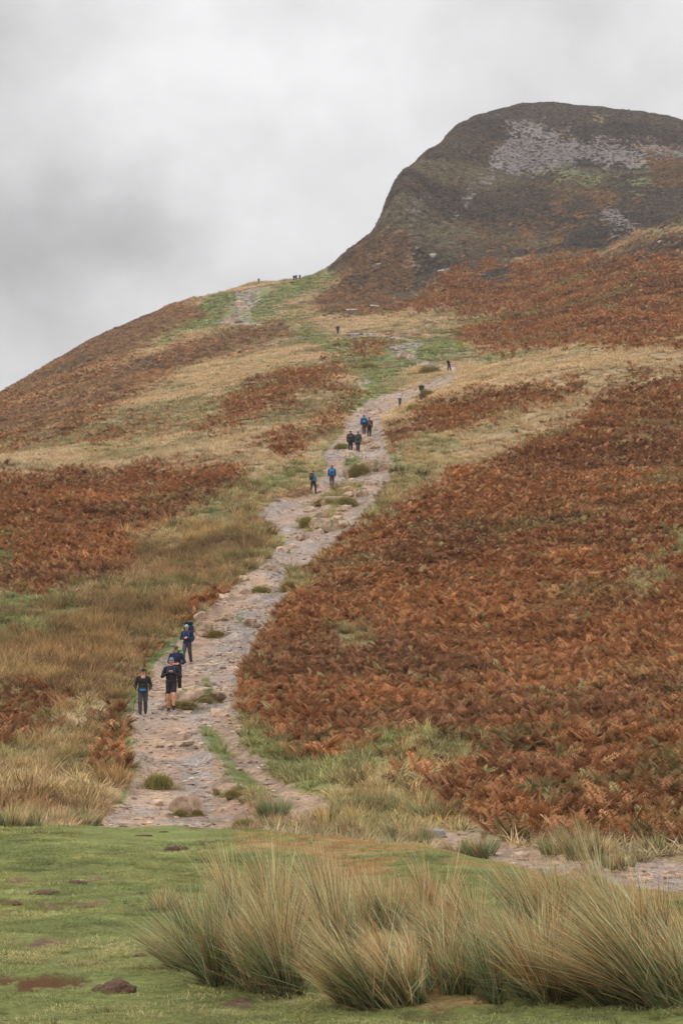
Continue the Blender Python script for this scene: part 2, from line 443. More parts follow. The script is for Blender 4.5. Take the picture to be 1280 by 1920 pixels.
def classify(x, y, z):
    """kind of ground cover at world points (arrays)"""
    px, py = project(x, y, z)
    m_px = y / FPX                                    # metres per photo pixel there
    jit = fbm(x, y, 3.0, 4, 5) * 0.6 + fbm(x / m_px / 34, np.log(y) * 16, 1.0, 3, 9) * 0.7
    jit2 = fbm(x + 50, y, 1.1, 3, 15) * 0.5 + fbm(x / m_px / 16, np.log(y) * 34, 1.0, 3, 19) * 0.7
    rn = vnoise(x / m_px / 26 + 31, np.log(y) * 60, 77) * 0.55 + vnoise(x / m_px / 8, np.log(y) * 150, 78) * 0.45
    cls = np.full(np.shape(x), PALE)
    for k, (c, j, share, S) in enumerate(SDFS):
        j = j * 1.5 if c in (BRACKEN, PALE, OLIVE, ROUGH) else j
        s = lookup(S, px, py) + (jit if k % 2 else jit2) * j
        ok = s > 0
        if share < 1:
            ok &= (rn < share * 0.72 + 0.14) if k % 2 else (1 - rn < share * 0.72 + 0.14)
        cls = np.where(ok, c, cls)
    u = x / y * FPX / 640
    on_mead = y < crest_distance(u) + 1.6
    dry = (fbm(x, y, 2.2, 4, 31) + 0.35 * fbm(x, y, .6, 3, 37) - 0.25 + 1.5 * sstep(22, 30, y) * sstep(-.35, .1, u) - 0.9 * (u < -.3)) > 0.35
    mead = np.where(dry, DRYTURF, TURF)
    return np.where(on_mead, mead, cls), px, py


# relief: undulation, tussocky ground, the worn path
u_abs = np.abs(GU)
far = sstep(300, 600, YY)
mid = sstep(40, 60, YY)
PXg, PYg = project(XX, YY, ZZ)
domeness = np.clip(lookup(SDFS[0][3], PXg, PYg) / 40, 0, 1) * sstep(430, 500, YY)
on_path = lookup(PATH_SDF, PXg, PYg) * YY / FPX                       # metres inside the path
on_path = on_path + fbm(XX, YY, 1.6, 3, 3) * 0.25
MEAD = YY < crest_distance(GU) + 1.6
on_path = np.where(MEAD, -5, on_path)
pmask = sstep(-0.15, 0.45, on_path)
rel = fbm(XX, YY, 22, 4, 41) * 0.55 * mid * (1 - 0.6 * sstep(0, 1, domeness))
rel += fbm(XX, YY, 4.0, 4, 43) * (0.045 + 0.12 * mid) * (1 - 0.6 * pmask)
rel += fbm(XX, YY, 1.1, 3, 47) * (0.012 + 0.07 * mid) * (1 - 0.5 * pmask)
rel += domeness * (fbm(XX, YY, 60, 5, 51) * 1.6 + fbm(XX, YY * 0.6, 16, 4, 53) * 1.0)
rel += far * fbm(XX, YY, 9, 3, 57) * 0.5
crag = domeness * sstep(760, 700, PXg) * 0 + domeness * sstep(860, 760, PXg) * sstep(330, 420, PYg)
rel += crag * np.abs(fbm(XX, YY, 12, 4, 58)) * 4.5
rel -= pmask * 0.22
step = fbm(XX * 0.45, YY, 1.5, 4, 61)
rel += pmask * (np.round(step * 2.2) / 2.2 * 0.7 + step * 0.3) * 0.10 * sstep(50, 75, YY)
rel += pmask * fbm(XX, YY, .5, 3, 63) * 0.035
# hummocky turf of the near meadow: a low terrace and trodden hollows
rel += np.where(MEAD, fbm(XX, YY, 6, 3, 71) * 0.035 + fbm(XX, YY, .35, 3, 73) * 0.008, 0)
pits = np.where(MEAD, sstep(.42, .62, fbm(XX * .6, YY * .5, .26, 3, 77)) * sstep(-.15, .35, fbm(XX, YY, 3.5, 3, 78)), 0)
rel -= pits * .04
ZZ = ZZ + rel

# puddle hollow
PUDX, PUDY, _ = unproject(96, 1842, 13.9)
pd = np.hypot((XX - PUDX) / 0.17, (YY - PUDY) / 0.42)
pd2 = np.hypot((XX - PUDX + .36) / 0.09, (YY - PUDY + .02) / 0.3)
pd = np.minimum(pd, pd2) + fbm(XX, YY, .16, 3, 75) * 0.55
hol = sstep(1.25, 0.7, pd)
_near_p = (np.abs(XX - PUDX) < .9) & (np.abs(YY - PUDY) < 1.2)
PUD_Z = float(np.median(ZZ[_near_p])) - 0.012
flat_w = np.where(_near_p | (np.hypot(XX - PUDX, YY - PUDY) < 1.4), sstep(1.5, .8, np.hypot((XX - PUDX) / 1.0, (YY - PUDY) / 1.0)), 0)
ZZ = ZZ * (1 - flat_w) + (PUD_Z + 0.014 + 0.3 * (ZZ - PUD_Z - 0.014)) * flat_w - hol * 0.05

# ground queries
_du0 = VS[1] - VS[0]


def ground_z(x, y):
    x, y = np.asarray(x, float), np.asarray(y, float)
    u = x / y * FPX / 640
    fi = np.clip((np.log(y) - VS[0]) / _du0, 0, NV - 1.001)
    fj = np.clip(np.interp(u, US, np.arange(NU)), 0, NU - 1.001)
    i, j = fi.astype(int), fj.astype(int)
    a, b = fi - i, fj - j
    return (ZZ[i, j] * (1 - b) + ZZ[i, j + 1] * b) * (1 - a) + (ZZ[i + 1, j] * (1 - b) + ZZ[i + 1, j + 1] * b) * a


def ground_n(x, y, e=0.4):
    e = np.maximum(e, np.asarray(y) * 0.012)
    gx = (ground_z(x + e, y) - ground_z(x - e, y)) / (2 * e)
    gy = (ground_z(x, y + e) - ground_z(x, y - e)) / (2 * e)
    n = np.stack([-gx, -gy, np.ones_like(gx)], -1)
    return n / np.linalg.norm(n, axis=-1, keepdims=True)


def hit(px, py, dmin=9.0, dmax=1200.0):
    """where the line of sight through a photo pixel meets the ground, searching from dmin"""
    ds = np.exp(np.linspace(math.log(dmin), math.log(dmax), 4000))
    x, y, z = unproject(px, py, ds)
    g = ground_z(x, y)
    k = np.argmax(g >= z)
    if g[k] < z[k]:
        k = int(np.argmin(z - g))
    return float(x[k]), float(y[k]), float(g[k])


# visible-or-not table: running maximum of elevation along each line of sight
EL = (ZZ - EYE) / YY
RUNMAX = np.maximum.accumulate(EL, axis=0)


def hidden(x, y, h):
    """True where the ground and everything up to h above it lies behind a brow"""
    u = x / y * FPX / 640
    i = np.clip(((np.log(y) - VS[0]) / _du0).astype(int), 0, NV - 1)
    j = np.clip(np.interp(u, US, np.arange(NU)).round().astype(int), 0, NU - 1)
    return (ground_z(x, y) + h - EYE) / y < RUNMAX[i, j] - 0.0008


# ------------------------------------------------------------------ materials
MATS = {}


def new_mat(name):
    m = bpy.data.materials.new(name)
    m.use_nodes = True
    nt = m.node_tree
    return m, nt.nodes, nt.links, nt.nodes['Principled BSDF']


def nd(nodes, t, **kw):
    n = nodes.new(t)
    for k, v in kw.items():
        setattr(n, k, v)
    return n


def mix_mul(nodes, links, a, b):
    m = nd(nodes, 'ShaderNodeMix', data_type='RGBA', blend_type='MULTIPLY')
    m.inputs[0].default_value = 1.0
    links.new(a, m.inputs[6])
    links.new(b, m.inputs[7])
    return m.outputs[2]


def ramp(nodes, links, fac, stops):
    r = nd(nodes, 'ShaderNodeValToRGB')
    el = r.color_ramp.elements
    while len(el) < len(stops):
        el.new(0.5)
    for e_, (p, c) in zip(el, stops):
        e_.position = p
        e_.color = (*c, 1) if len(c) == 3 else c
    links.new(fac, r.inputs[0])
    return r.outputs[0]


def tex_noise(nodes, links, vec, scale, detail=4, rough=.6):
    n = nd(nodes, 'ShaderNodeTexNoise')
    n.inputs['Scale'].default_value = scale
    n.inputs['Detail'].default_value = detail
    n.inputs['Roughness'].default_value = rough
    links.new(vec, n.inputs['Vector'])
    return n.outputs[0]


def ground_material(name, wet=False):
    m, n, l, p = new_mat(name)
    geo = nd(n, 'ShaderNodeNewGeometry')
    at = nd(n, 'ShaderNodeAttribute', attribute_name='col')
    n1 = tex_noise(n, l, geo.outputs['Position'], 0.9, 9, .68)
    n2 = tex_noise(n, l, geo.outputs['Position'], 14.0, 5, .65)
    c1 = ramp(n, l, n1, [(0.25, (.62, .62, .62)), (0.75, (1.35, 1.35, 1.35))])
    c2 = ramp(n, l, n2, [(0.3, (.6, .58, .56)), (0.7, (1.32, 1.32, 1.32))])
    c = mix_mul(n, l, mix_mul(n, l, at.outputs['Color'], c1), c2)
    bump = nd(n, 'ShaderNodeBump')
    bump.inputs['Strength'].default_value = 0.9
    bump.inputs['Distance'].default_value = 0.06
    p.inputs['Roughness'].default_value = 0.95
    p.inputs['Specular IOR Level'].default_value = 0.12
    if wet:
        vo = nd(n, 'ShaderNodeTexVoronoi')
        vo.inputs['Scale'].default_value = 9.0
        mpv = nd(n, 'ShaderNodeMapping')
        mpv.inputs['Scale'].default_value = (0.8, 1.1, 1.6)
        l.new(geo.outputs['Position'], mpv.inputs[0])
        l.new(mpv.outputs[0], vo.inputs['Vector'])
        gap = ramp(n, l, vo.outputs['Distance'], [(0.0, (1.12, 1.12, 1.12)), (0.45, (1, 1, 1)), (0.8, (.72, .69, .66))])
        cellv = ramp(n, l, vo.outputs['Color'], [(0.15, (.82, .79, .76)), (0.85, (1.18, 1.17, 1.16))])
        c = mix_mul(n, l, mix_mul(n, l, c, gap), cellv)
        add = nd(n, 'ShaderNodeMath', operation='SUBTRACT')
        l.new(n2, add.inputs[0])
        l.new(vo.outputs['Distance'], add.inputs[1])
        l.new(add.outputs[0], bump.inputs['Height'])
        w = nd(n, 'ShaderNodeAttribute', attribute_name='wet')
        rr = nd(n, 'ShaderNodeMapRange')
        wm = nd(n, 'ShaderNodeMath', operation='MULTIPLY')
        l.new(w.outputs['Fac'], wm.inputs[0])
        n3 = tex_noise(n, l, geo.outputs['Position'], 1.6, 5, .6)
        l.new(ramp(n, l, n3, [(0.42, (0, 0, 0)), (0.58, (1, 1, 1))]), wm.inputs[1])
        l.new(wm.outputs[0], rr.inputs['Value'])
        rr.inputs['To Min'].default_value = 0.85
        rr.inputs['To Max'].default_value = 0.27
        l.new(rr.outputs[0], p.inputs['Roughness'])
        p.inputs['Specular IOR Level'].default_value = 0.5
        bump.inputs['Strength'].default_value = 0.7
        bump.inputs['Distance'].default_value = 0.05
    else:
        l.new(n2, bump.inputs['Height'])
    l.new(bump.outputs[0], p.inputs['Normal'])
    l.new(c, p.inputs['Base Color'])
    return m


def leaf_material(name, instanced=True, trans=.25):
    m, n, l, p = new_mat(name)
    at = nd(n, 'ShaderNodeAttribute', attribute_name='col')
    c = at.outputs['Color']
    if instanced:
        ti = nd(n, 'ShaderNodeAttribute', attribute_name='tint', attribute_type='INSTANCER')
        c = mix_mul(n, l, c, ti.outputs['Color'])
    l.new(c, p.inputs['Base Color'])
    p.inputs['Roughness'].default_value = 0.75
    p.inputs['Specular IOR Level'].default_value = 0.15
    tr = nd(n, 'ShaderNodeBsdfTranslucent')
    l.new(c, tr.inputs['Color'])
    mx = nd(n, 'ShaderNodeMixShader')
    mx.inputs[0].default_value = trans
    l.new(p.outputs[0], mx.inputs[1])
    l.new(tr.outputs[0], mx.inputs[2])
    l.new(mx.outputs[0], n['Material Output'].inputs['Surface'])
    return m


def rock_material(name, base, dark, moss=None):
    m, n, l, p = new_mat(name)
    geo = nd(n, 'ShaderNodeNewGeometry')
    oi = nd(n, 'ShaderNodeObjectInfo')
    n1 = tex_noise(n, l, geo.outputs['Position'], 5, 7, .65)
    n2 = tex_noise(n, l, geo.outputs['Position'], 40, 4, .7)
    c = ramp(n, l, n1, [(0.3, tuple(dark)), (0.62, tuple(base)), (0.8, tuple(np.minimum(np.array(base) * 1.2, .8)))])
    c = mix_mul(n, l, c, ramp(n, l, n2, [(.3, (.72, .72, .72)), (.7, (1.2, 1.2, 1.2))]))
    c = mix_mul(n, l, c, ramp(n, l, oi.outputs['Random'], [(0, (.8, .78, .76)), (1, (1.18, 1.16, 1.14))]))
    if moss is not None:
        sp_ = nd(n, 'ShaderNodeSeparateXYZ')
        l.new(geo.outputs['Normal'], sp_.inputs[0])
        n3 = tex_noise(n, l, geo.outputs['Position'], 3.0, 6, .65)
        f = ramp(n, l, n3, [(0.52, (0, 0, 0)), (0.6, (1, 1, 1))])
        mm = nd(n, 'ShaderNodeMix', data_type='RGBA')
        l.new(f, mm.inputs[0])
        l.new(c, mm.inputs[6])
        mm.inputs[7].default_value = (*moss, 1)
        c = mm.outputs[2]
    l.new(c, p.inputs['Base Color'])
    p.inputs['Roughness'].default_value = 0.72
    p.inputs['Specular IOR Level'].default_value = 0.3
    b = nd(n, 'ShaderNodeBump')
    b.inputs['Strength'].default_value = .6
    b.inputs['Distance'].default_value = .03
    l.new(n1, b.inputs['Height'])
    l.new(b.outputs[0], p.inputs['Normal'])
    return m


def plain_material(name, rgb, rough=.85, vary=.25, scale=30, spec=.25):
    if name in MATS:
        return MATS[name]
    m, n, l, p = new_mat(name)
    tcn = nd(n, 'ShaderNodeTexCoord')
    n1 = tex_noise(n, l, tcn.outputs['Object'], scale, 4, .6)
    c = ramp(n, l, n1, [(0.3, tuple(np.array(rgb) * (1 - vary))), (0.7, tuple(np.minimum(np.array(rgb) * (1 + vary), .95)))])
    l.new(c, p.inputs['Base Color'])
    p.inputs['Roughness'].default_value = rough
    p.inputs['Specular IOR Level'].default_value = spec
    MATS[name] = m
    return m


M_GROUND = ground_material('hill_ground')
M_PATH = ground_material('path_ground', wet=True)
M_LEAF = leaf_material('foliage_scattered', True, .25)
M_BLADE = leaf_material('foliage_clump', False, .4)
M_ROCK = rock_material('path_stone', srgb(202, 176, 152), srgb(140, 118, 102))
M_ROCKM = rock_material('mossy_stone', srgb(200, 174, 148), srgb(134, 112, 94), srgb(108, 110, 68))
M_CRAG = rock_material('crag_stone', srgb(196, 190, 182), srgb(120, 112, 104))
M_BLUE = rock_material('grey_stone', srgb(150, 152, 156), srgb(118, 120, 126))
M_DUNG = plain_material('dung', srgb(88, 64, 48), .7, .5, 14, .25)

# ------------------------------------------------------------------ mesh helpers


def mk_mesh(name, V, F, mat, cols=None, smooth=False, extra=None):
    """V (n,3); F list of arrays of faces (each k columns)"""
    me = bpy.data.meshes.new(name)
    V = np.asarray(V, np.float32)
    Fs = [np.asarray(f, np.int32) for f in (F if isinstance(F, (list, tuple)) else [F]) if len(f)]
    me.vertices.add(len(V))
    me.vertices.foreach_set('co', V.ravel())
    nl = sum(f.size for f in Fs)
    nf = sum(len(f) for f in Fs)
    me.loops.add(nl)
    me.polygons.add(nf)
    me.loops.foreach_set('vertex_index', np.concatenate([f.ravel() for f in Fs]))
    sizes = np.concatenate([np.full(len(f), f.shape[1], np.int32) for f in Fs])
    me.polygons.foreach_set('loop_start', np.concatenate([[0], np.cumsum(sizes)[:-1]]).astype(np.int32))
    me.update(calc_edges=True)
    me.polygons.foreach_set('use_smooth', np.full(nf, smooth))
    if cols is not None:
        a = me.attributes.new('col', 'FLOAT_COLOR', 'POINT')
        a.data.foreach_set('color', np.concatenate([cols, np.ones((len(V), 1))], 1).astype(np.float32).ravel())
    for k, arr in (extra or {}).items():
        a = me.attributes.new(k, 'FLOAT', 'POINT')
        a.data.foreach_set('value', np.asarray(arr, np.float32))
    if mat is not None:
        me.materials.append(mat)
    me.validate()
    return me


def link(name, data, parent=None, label=None, cat=None, group=None, kind=None, loc=None, rot=None, scale=None):
    o = bpy.data.objects.new(name, data)
    COL.objects.link(o)
    if parent is not None:
        o.parent = parent
    if loc is not None:
        o.location = loc
    if rot is not None:
        o.rotation_euler = rot
    if scale is not None:
        o.scale = scale
    for k, v in (('label', label), ('category', cat), ('group', group), ('kind', kind)):
        if v:
            o[k] = v
    return o


# ------------------------------------------------------------------ build the ground
CLS, PXg, PYg = classify(XX, YY, ZZ)
COLS = {
    PALE: srgb(162, 142, 112), BRACKEN: srgb(116, 82, 54), GREEN: srgb(118, 124, 84), HEATHER: srgb(96, 84, 72), SCREE: srgb(126, 117, 113),
    PATH: srgb(184, 158, 142), ROUGH: srgb(124, 106, 76), TURF: srgb(118, 124, 72), OLIVE: srgb(142, 132, 94), DRYTURF: srgb(146, 126, 84), BROWN: srgb(122, 96, 74),
}
VEGCOL = np.array([COLS[k] for k in range(11)])
gc = VEGCOL[CLS]
gc = np.where(((CLS == GREEN) & (YY > 440) & (PXg > 900))[..., None], srgb(106, 106, 78), gc)
gc = np.where(((CLS == PALE) & (YY > 500))[..., None], srgb(140, 124, 100), gc)
v1 = fbm(XX, YY, 30, 4, 81)[..., None]
v2 = fbm(XX, YY, 3, 4, 83)[..., None]
gc = gc * (1 + 0.16 * v1 + 0.2 * v2)
warm = fbm(XX, YY, 12, 4, 85)[..., None]
gc = gc * (1 + warm * np.array([0.06, 0.0, -0.08]))
# pink-brown gravel, grey wet bedrock and mud on the path
trk = (PXg > 395) & (PYg > 1335) & (YY < 75) & (YY > 39)         # the earthy side track
pmid = np.interp(PYg, [1100, 1160, 1240, 1340, 1500, 1560], [500, 425, 385, 350, 330, 300])
side_ = (sstep(25, -25, PXg - pmid) - .5) * (YY < 110)          # trodden earth on one side, bare rubble on the other
pk = (fbm(XX, YY, 2.5, 4, 87) * .7 + 0.35 + .8 * side_ + 1.2 * trk)[..., None]
pcol = srgb(180, 150, 124) * np.clip(pk + .15, 0, 1) + srgb(160, 149, 141) * (1 - np.clip(pk + .15, 0, 1))
mudl = sstep(0.35, 0.7, fbm(XX, YY, 1.2, 3, 89))[..., None]
pcol = pcol * (1 - 0.3 * mudl) * .94 * (1 - .15 * trk[..., None])
gc = np.where((CLS == PATH)[..., None], pcol * (1 + 0.12 * v2), gc)
# bare earth patches in the meadow turf
bare = sstep(0.72, 0.86, fbm(XX * 1.5, YY * .8, 1.0, 4, 91)) * MEAD * (YY > 12)
gc = gc * (1 - bare[..., None]) + srgb(118, 98, 78) * bare[..., None]
gc = gc * (1 - .5 * pits[..., None])+ srgb(92, 80, 56) * .5 * pits[..., None]
wetpud = sstep(1.5, 1.0, pd) * .8
gc = gc * (1 - wetpud[..., None]) + srgb(104, 86, 64) * wetpud[..., None]
gc = np.clip(gc, 0.005, 0.8)
wet = np.where(CLS == PATH, np.clip(0.35 + 0.5 * sstep(75, 46, YY) + 0.5 * fbm(XX, YY, 4, 3, 93), 0, 1), 0)

idx = np.arange(NU * NV).reshape(NV, NU)
quads = np.stack([idx[:-1, :-1], idx[:-1, 1:], idx[1:, 1:], idx[1:, :-1]], -1).reshape(-1, 4)
V_all = np.stack([XX, YY, ZZ], -1).reshape(-1, 3)
C_all = gc.reshape(-1, 3)
W_all = wet.reshape(-1)
cf = CLS[:-1, :-1].reshape(-1)
pathf = (cf == PATH)
meadf = MEAD[:-1, :-1].reshape(-1) & ~pathf
domef = (domeness[:-1, :-1].reshape(-1) > 0.4) & ~pathf & ~meadf
restf = ~(pathf | meadf | domef)


def sub_ground(name, mask, mat, label, cat):
    q = quads[mask]
    used = np.unique(q)
    remap = np.zeros(NU * NV, np.int32)
    remap[used] = np.arange(len(used))
    me = mk_mesh(name, V_all[used], remap[q], mat, C_all[used], True, {'wet': W_all[used]})
    return link(name, me, label=label, cat=cat, kind='structure')


sub_ground('meadow', meadf, M_GROUND, 'short green grazed turf of the near meadow', 'meadow')
sub_ground('hillside', restf, M_GROUND, 'grassy moorland hillside rising on both sides of the path', 'hillside')
sub_ground('summit_hill', domef, M_GROUND, 'dark rounded summit dome above the ridge', 'hill')
path_obj = sub_ground('path', pathf, M_PATH, 'eroded pinkish stony footpath climbing the hill', 'path')

# water in the trodden hollow
pm, pn_, pl_, pp = new_mat('puddle_water')
pp.inputs['Base Color'].default_value = (.09, .05, .03, 1)
pp.inputs['Roughness'].default_value = 0.06
pp.inputs['Specular IOR Level'].default_value = 0.6
ang = np.linspace(0, 2 * np.pi, 64, endpoint=False)
ringr = 1 + 0.12 * np.sin(3 * ang + 1) + 0.08 * np.sin(7 * ang)
pv = np.stack([-.1 + np.cos(ang) * .42 * ringr, np.sin(ang) * .9 * ringr, np.zeros(64)], 1)
pv = np.concatenate([pv, [[-.1, 0, 0]]])
pf = np.stack([np.arange(64), (np.arange(64) + 1) % 64, np.full(64, 64)], 1)
link('puddle', mk_mesh('puddle', pv, pf, pm), label='shallow muddy puddle in the trodden turf of the meadow', cat='puddle', kind='structure', loc=(PUDX, PUDY, PUD_Z + 0.003))

# ------------------------------------------------------------------ plants: prototypes


def blades(n, rad, L, splay, lean, droop, width, segs, cols, g, base_z=0.0, bx=None, lmul=1.0):
    """n curved grass blades as tapering strips. cols(t, r): colour along the blade, r random per blade"""
    a = g.uniform(0, 2 * np.pi, n)
    rr = np.sqrt(g.uniform(0, 1, n))
    if bx is None:
        b = np.stack([np.cos(a) * rr * rad, np.sin(a) * rr * rad, np.full(n, base_z)], 1)
    else:
        b = bx
    az = a + g.normal(0, .5, n)
    ti = splay * (0.35 + rr) * g.uniform(.4, 1.25, n)
    ti = np.where(g.uniform(0, 1, n) < .09, ti + g.uniform(.2, .9, n), ti)      # lodged and snapped stems
    az = np.where(g.uniform(0, 1, n) < .12, g.uniform(0, 2 * np.pi, n), az)
    d = np.stack([np.cos(az) * np.sin(ti) + lean[0], np.sin(az) * np.sin(ti) + lean[1], np.cos(ti)], 1)
    d /= np.linalg.norm(d, axis=1, keepdims=True)
    ln = g.uniform(L[0], L[1], n) * (1 - .25 * rr) * lmul
    hd = d.copy()
    hd[:, 2] = 0
    hd[:, 0] += lean[0] * .5
    hd[:, 1] += lean[1] * .5
    hd += g.normal(0, .14, (n, 3)) * [1, 1, 0]
    sa = g.uniform(0, np.pi, n)
    side = np.stack([np.cos(sa), np.sin(sa), np.zeros(n)], 1)
    V, C = [], []
    r = g.uniform(0, 1, n)
    dr = droop * g.uniform(.1, 1.8, n) * np.where(g.uniform(0, 1, n) < .1, 3.0, 1.0)
    for k in range(segs + 1):
        t = k / segs
        p = b + d * (ln * t)[:, None] + hd * (dr * ln * t * t)[:, None]
        p[:, 2] -= dr * ln * t * t * 0.55
        w = width * (1 - t) ** .7 * g.uniform(.7, 1.3, n)
        c = cols(t, r)
        if k < segs:
            V += [p - side * w[:, None] * .5, p + side * w[:, None] * .5]
            C += [c, c]
        else:
            V.append(p)
            C.append(c)
    V = np.stack(V, 1).reshape(-1, 3)
    C = np.stack(C, 1).reshape(-1, 3)
    st = 2 * segs + 1
    o = (np.arange(n) * st)[:, None]
    Q = [o + np.array([2 * k, 2 * k + 1, 2 * k + 3, 2 * k + 2]) for k in range(segs - 1)]
    T = o + np.array([2 * segs - 2, 2 * segs - 1, 2 * segs])
    return V, (np.concatenate(Q) if Q else np.zeros((0, 4), int)), T, C


def grad(*stops):
    """colour along a blade; each stop (t, colour)"""
    ts = [s[0] for s in stops]
    cs = np.array([s[1] for s in stops])

    def f(t, r):
        c = np.array([np.interp(t, ts, cs[:, k]) for k in range(3)])
        return c[None] * (0.72 + 0.56 * r)[:, None]
    return f


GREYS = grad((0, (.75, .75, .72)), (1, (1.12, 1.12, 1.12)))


def proto(name, V, Fs, C, mat=None):
    me = mk_mesh(name, V, Fs, mat or M_LEAF, C)
    return bpy.data.objects.new(name, me)         # never linked: only instanced


def bracken_plant(g, nfr, npin, L, far_lod=False):
    V, T, C = [], [], []
    for i in range(nfr):
        az = g.uniform(0, 2 * np.pi)
        el = g.uniform(.3, 1.3)
        ln = g.uniform(L[0], L[1]) * (1.15 if el > .9 else .85)
        dirv = np.array([np.cos(az) * np.cos(el), np.sin(az) * np.cos(el), np.sin(el)])
        hor = np.array([np.cos(az), np.sin(az), 0])
        side = np.array([-np.sin(az), np.cos(az), 0])
        roll = g.normal(0, .5)
        dr = g.uniform(.3, .75)
        base = np.array([g.normal(0, .1), g.normal(0, .1), 0])

        def pos(t):
            p = base + dirv * ln * t + hor * dr * ln * t * t * .5
            p[2] -= dr * ln * t * t * .5
            return p
        bright = g.uniform(.74, 1.22)
        stem_c = np.array([.8, .85, .8]) * bright
        # stalk
        s0, s1 = pos(0), pos(.95)
        k = len(V)
        V += [s0 - side * .006, s0 + side * .006, pos(.5) + side * .005, s1]
        C += [stem_c * .8] * 4
        T += [(k, k + 1, k + 2), (k, k + 2, k + 3)]
        for j in range(npin):
            t = .28 + .7 * j / npin
            p = pos(t)
            tan = pos(t + .03) - p
            tan /= np.linalg.norm(tan)
            pl = ln * .36 * (1 - (t - .28) / .75) ** .85 * g.uniform(.75, 1.15)
            pw = .7 * ln / npin * (0.9 if not far_lod else 1.1)
            for sgn in (-1, 1):
                sd = side * sgn * math.cos(roll * sgn) + np.array([0, 0, 1]) * math.sin(roll) * sgn
                tip = p + sd * pl + tan * pl * .35 - np.array([0, 0, 1]) * pl * g.uniform(.05, .5)
                midp = p + (tip - p) * .4
                cc = bright * g.uniform(.86, 1.14)
                k = len(V)
                V += [p, midp + tan * pw * .5, tip, midp - tan * pw * .5]
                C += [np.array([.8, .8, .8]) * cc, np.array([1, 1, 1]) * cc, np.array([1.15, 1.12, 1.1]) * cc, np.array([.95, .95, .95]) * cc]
                T += [(k, k + 1, k + 2), (k, k + 2, k + 3)]
    return np.array(V), np.array(T), np.array(C)


g0 = np.random.default_rng(3)
P_BRACKEN, P_BRACKEN_FAR, P_TUFT, P_TURF, P_HEATHER, P_RUSH = [], [], [], [], [], []
for i in range(7):
    V, T, C = bracken_plant(g0, (4, 6, 8, 7, 5, 9, 7)[i], 10, (.35, .95))
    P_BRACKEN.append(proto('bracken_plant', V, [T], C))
for i in range(5):
    V, T, C = bracken_plant(g0, 8, 6, (.45, 1.0), True)
    P_BRACKEN_FAR.append(proto('bracken_plant_far', V, [T], C))
for i in range(5):
    V, Q, T, C = blades(70, .13, (.18, .5), .75, (-.1, 0), .5, .011, 2, GREYS, g0)
    P_TUFT.append(proto('grass_tuft', V, [Q, T], C))
for i in range(5):
    V, Q, T, C = blades(190, .24, (.02, .06), .8, (0, 0), .5, .005, 1, GREYS, g0)
    P_TURF.append(proto('turf_patch', V, [Q, T], C))
for i in range(5):
    n = 110
    a = g0.uniform(0, 2 * np.pi, n)
    e = np.arcsin(g0.uniform(0, 1, n))
    rad = g0.uniform(.6, 1.0, n)
    cpt = np.stack([np.cos(a) * np.cos(e) * .55 * rad, np.sin(a) * np.cos(e) * .55 * rad, np.sin(e) * .42 * rad], 1)
    v1_, v2_ = g0.normal(0, 1, (n, 3)), g0.normal(0, 1, (n, 3))
    v1_ /= np.linalg.norm(v1_, axis=1, keepdims=True)
    v2_ /= np.linalg.norm(v2_, axis=1, keepdims=True)
    v1_[:, 2] = np.abs(v1_[:, 2]) + .4
    V = np.stack([cpt - v2_ * .06, cpt + v2_ * .06, cpt + v1_ * .17], 1).reshape(-1, 3)
    C = np.repeat(g0.uniform(.55, 1.4, (n, 1)) * np.ones((1, 3)), 3, 0)
    P_HEATHER.append(proto('heather_bush', V, [np.arange(3 * n).reshape(-1, 3)], C))
for i in range(5):
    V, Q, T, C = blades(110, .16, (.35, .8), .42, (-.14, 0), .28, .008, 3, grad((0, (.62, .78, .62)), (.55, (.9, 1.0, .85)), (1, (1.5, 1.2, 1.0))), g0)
    P_RUSH.append(proto('rush_tuft', V, [Q, T], C))

P_TUFT_MID, P_TUFT_FAR, P_RUSH_MID = [], [], []
for i in range(6):
    V, Q, T, C = blades(46, .15, (.18, .52), .75, (-.1, 0), .5, .026, 2, GREYS, g0)
    P_TUFT_MID.append(proto('grass_tuft_coarse', V, [Q, T], C))
    V, Q, T, C = blades(34, .17, (.18, .5), .8, (-.1, 0), .5, .05, 2, GREYS, g0)
    P_TUFT_FAR.append(proto('grass_tuft_distant', V, [Q, T], C))
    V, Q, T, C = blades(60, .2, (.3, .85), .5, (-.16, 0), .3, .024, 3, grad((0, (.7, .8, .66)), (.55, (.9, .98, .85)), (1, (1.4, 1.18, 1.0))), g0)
    P_RUSH_MID.append(proto('rush_tuft_coarse', V, [Q, T], C))


def tilt_euler(nrm, spin):
    """vectorised: spin about z, then tip z onto nrm -> XYZ euler"""
    nx, ny, nz = nrm.T
    c, s = np.cos(spin), np.sin(spin)
    k = 1.0 / (1.0 + nz)
    t00, t01, t02 = 1 - nx * nx * k, -nx * ny * k, nx
    t10, t11, t12 = -nx * ny * k, 1 - ny * ny * k, ny
    t20, t21, t22 = -nx, -ny, nz
    r00, r10, r20 = t00 * c + t01 * s, t10 * c + t11 * s, t20 * c + t21 * s
    r21, r22 = -t20 * s + t21 * c, t22
    return np.stack([np.arctan2(r21, r22), np.arcsin(np.clip(-r20, -1, 1)), np.arctan2(r10, r00)], 1)


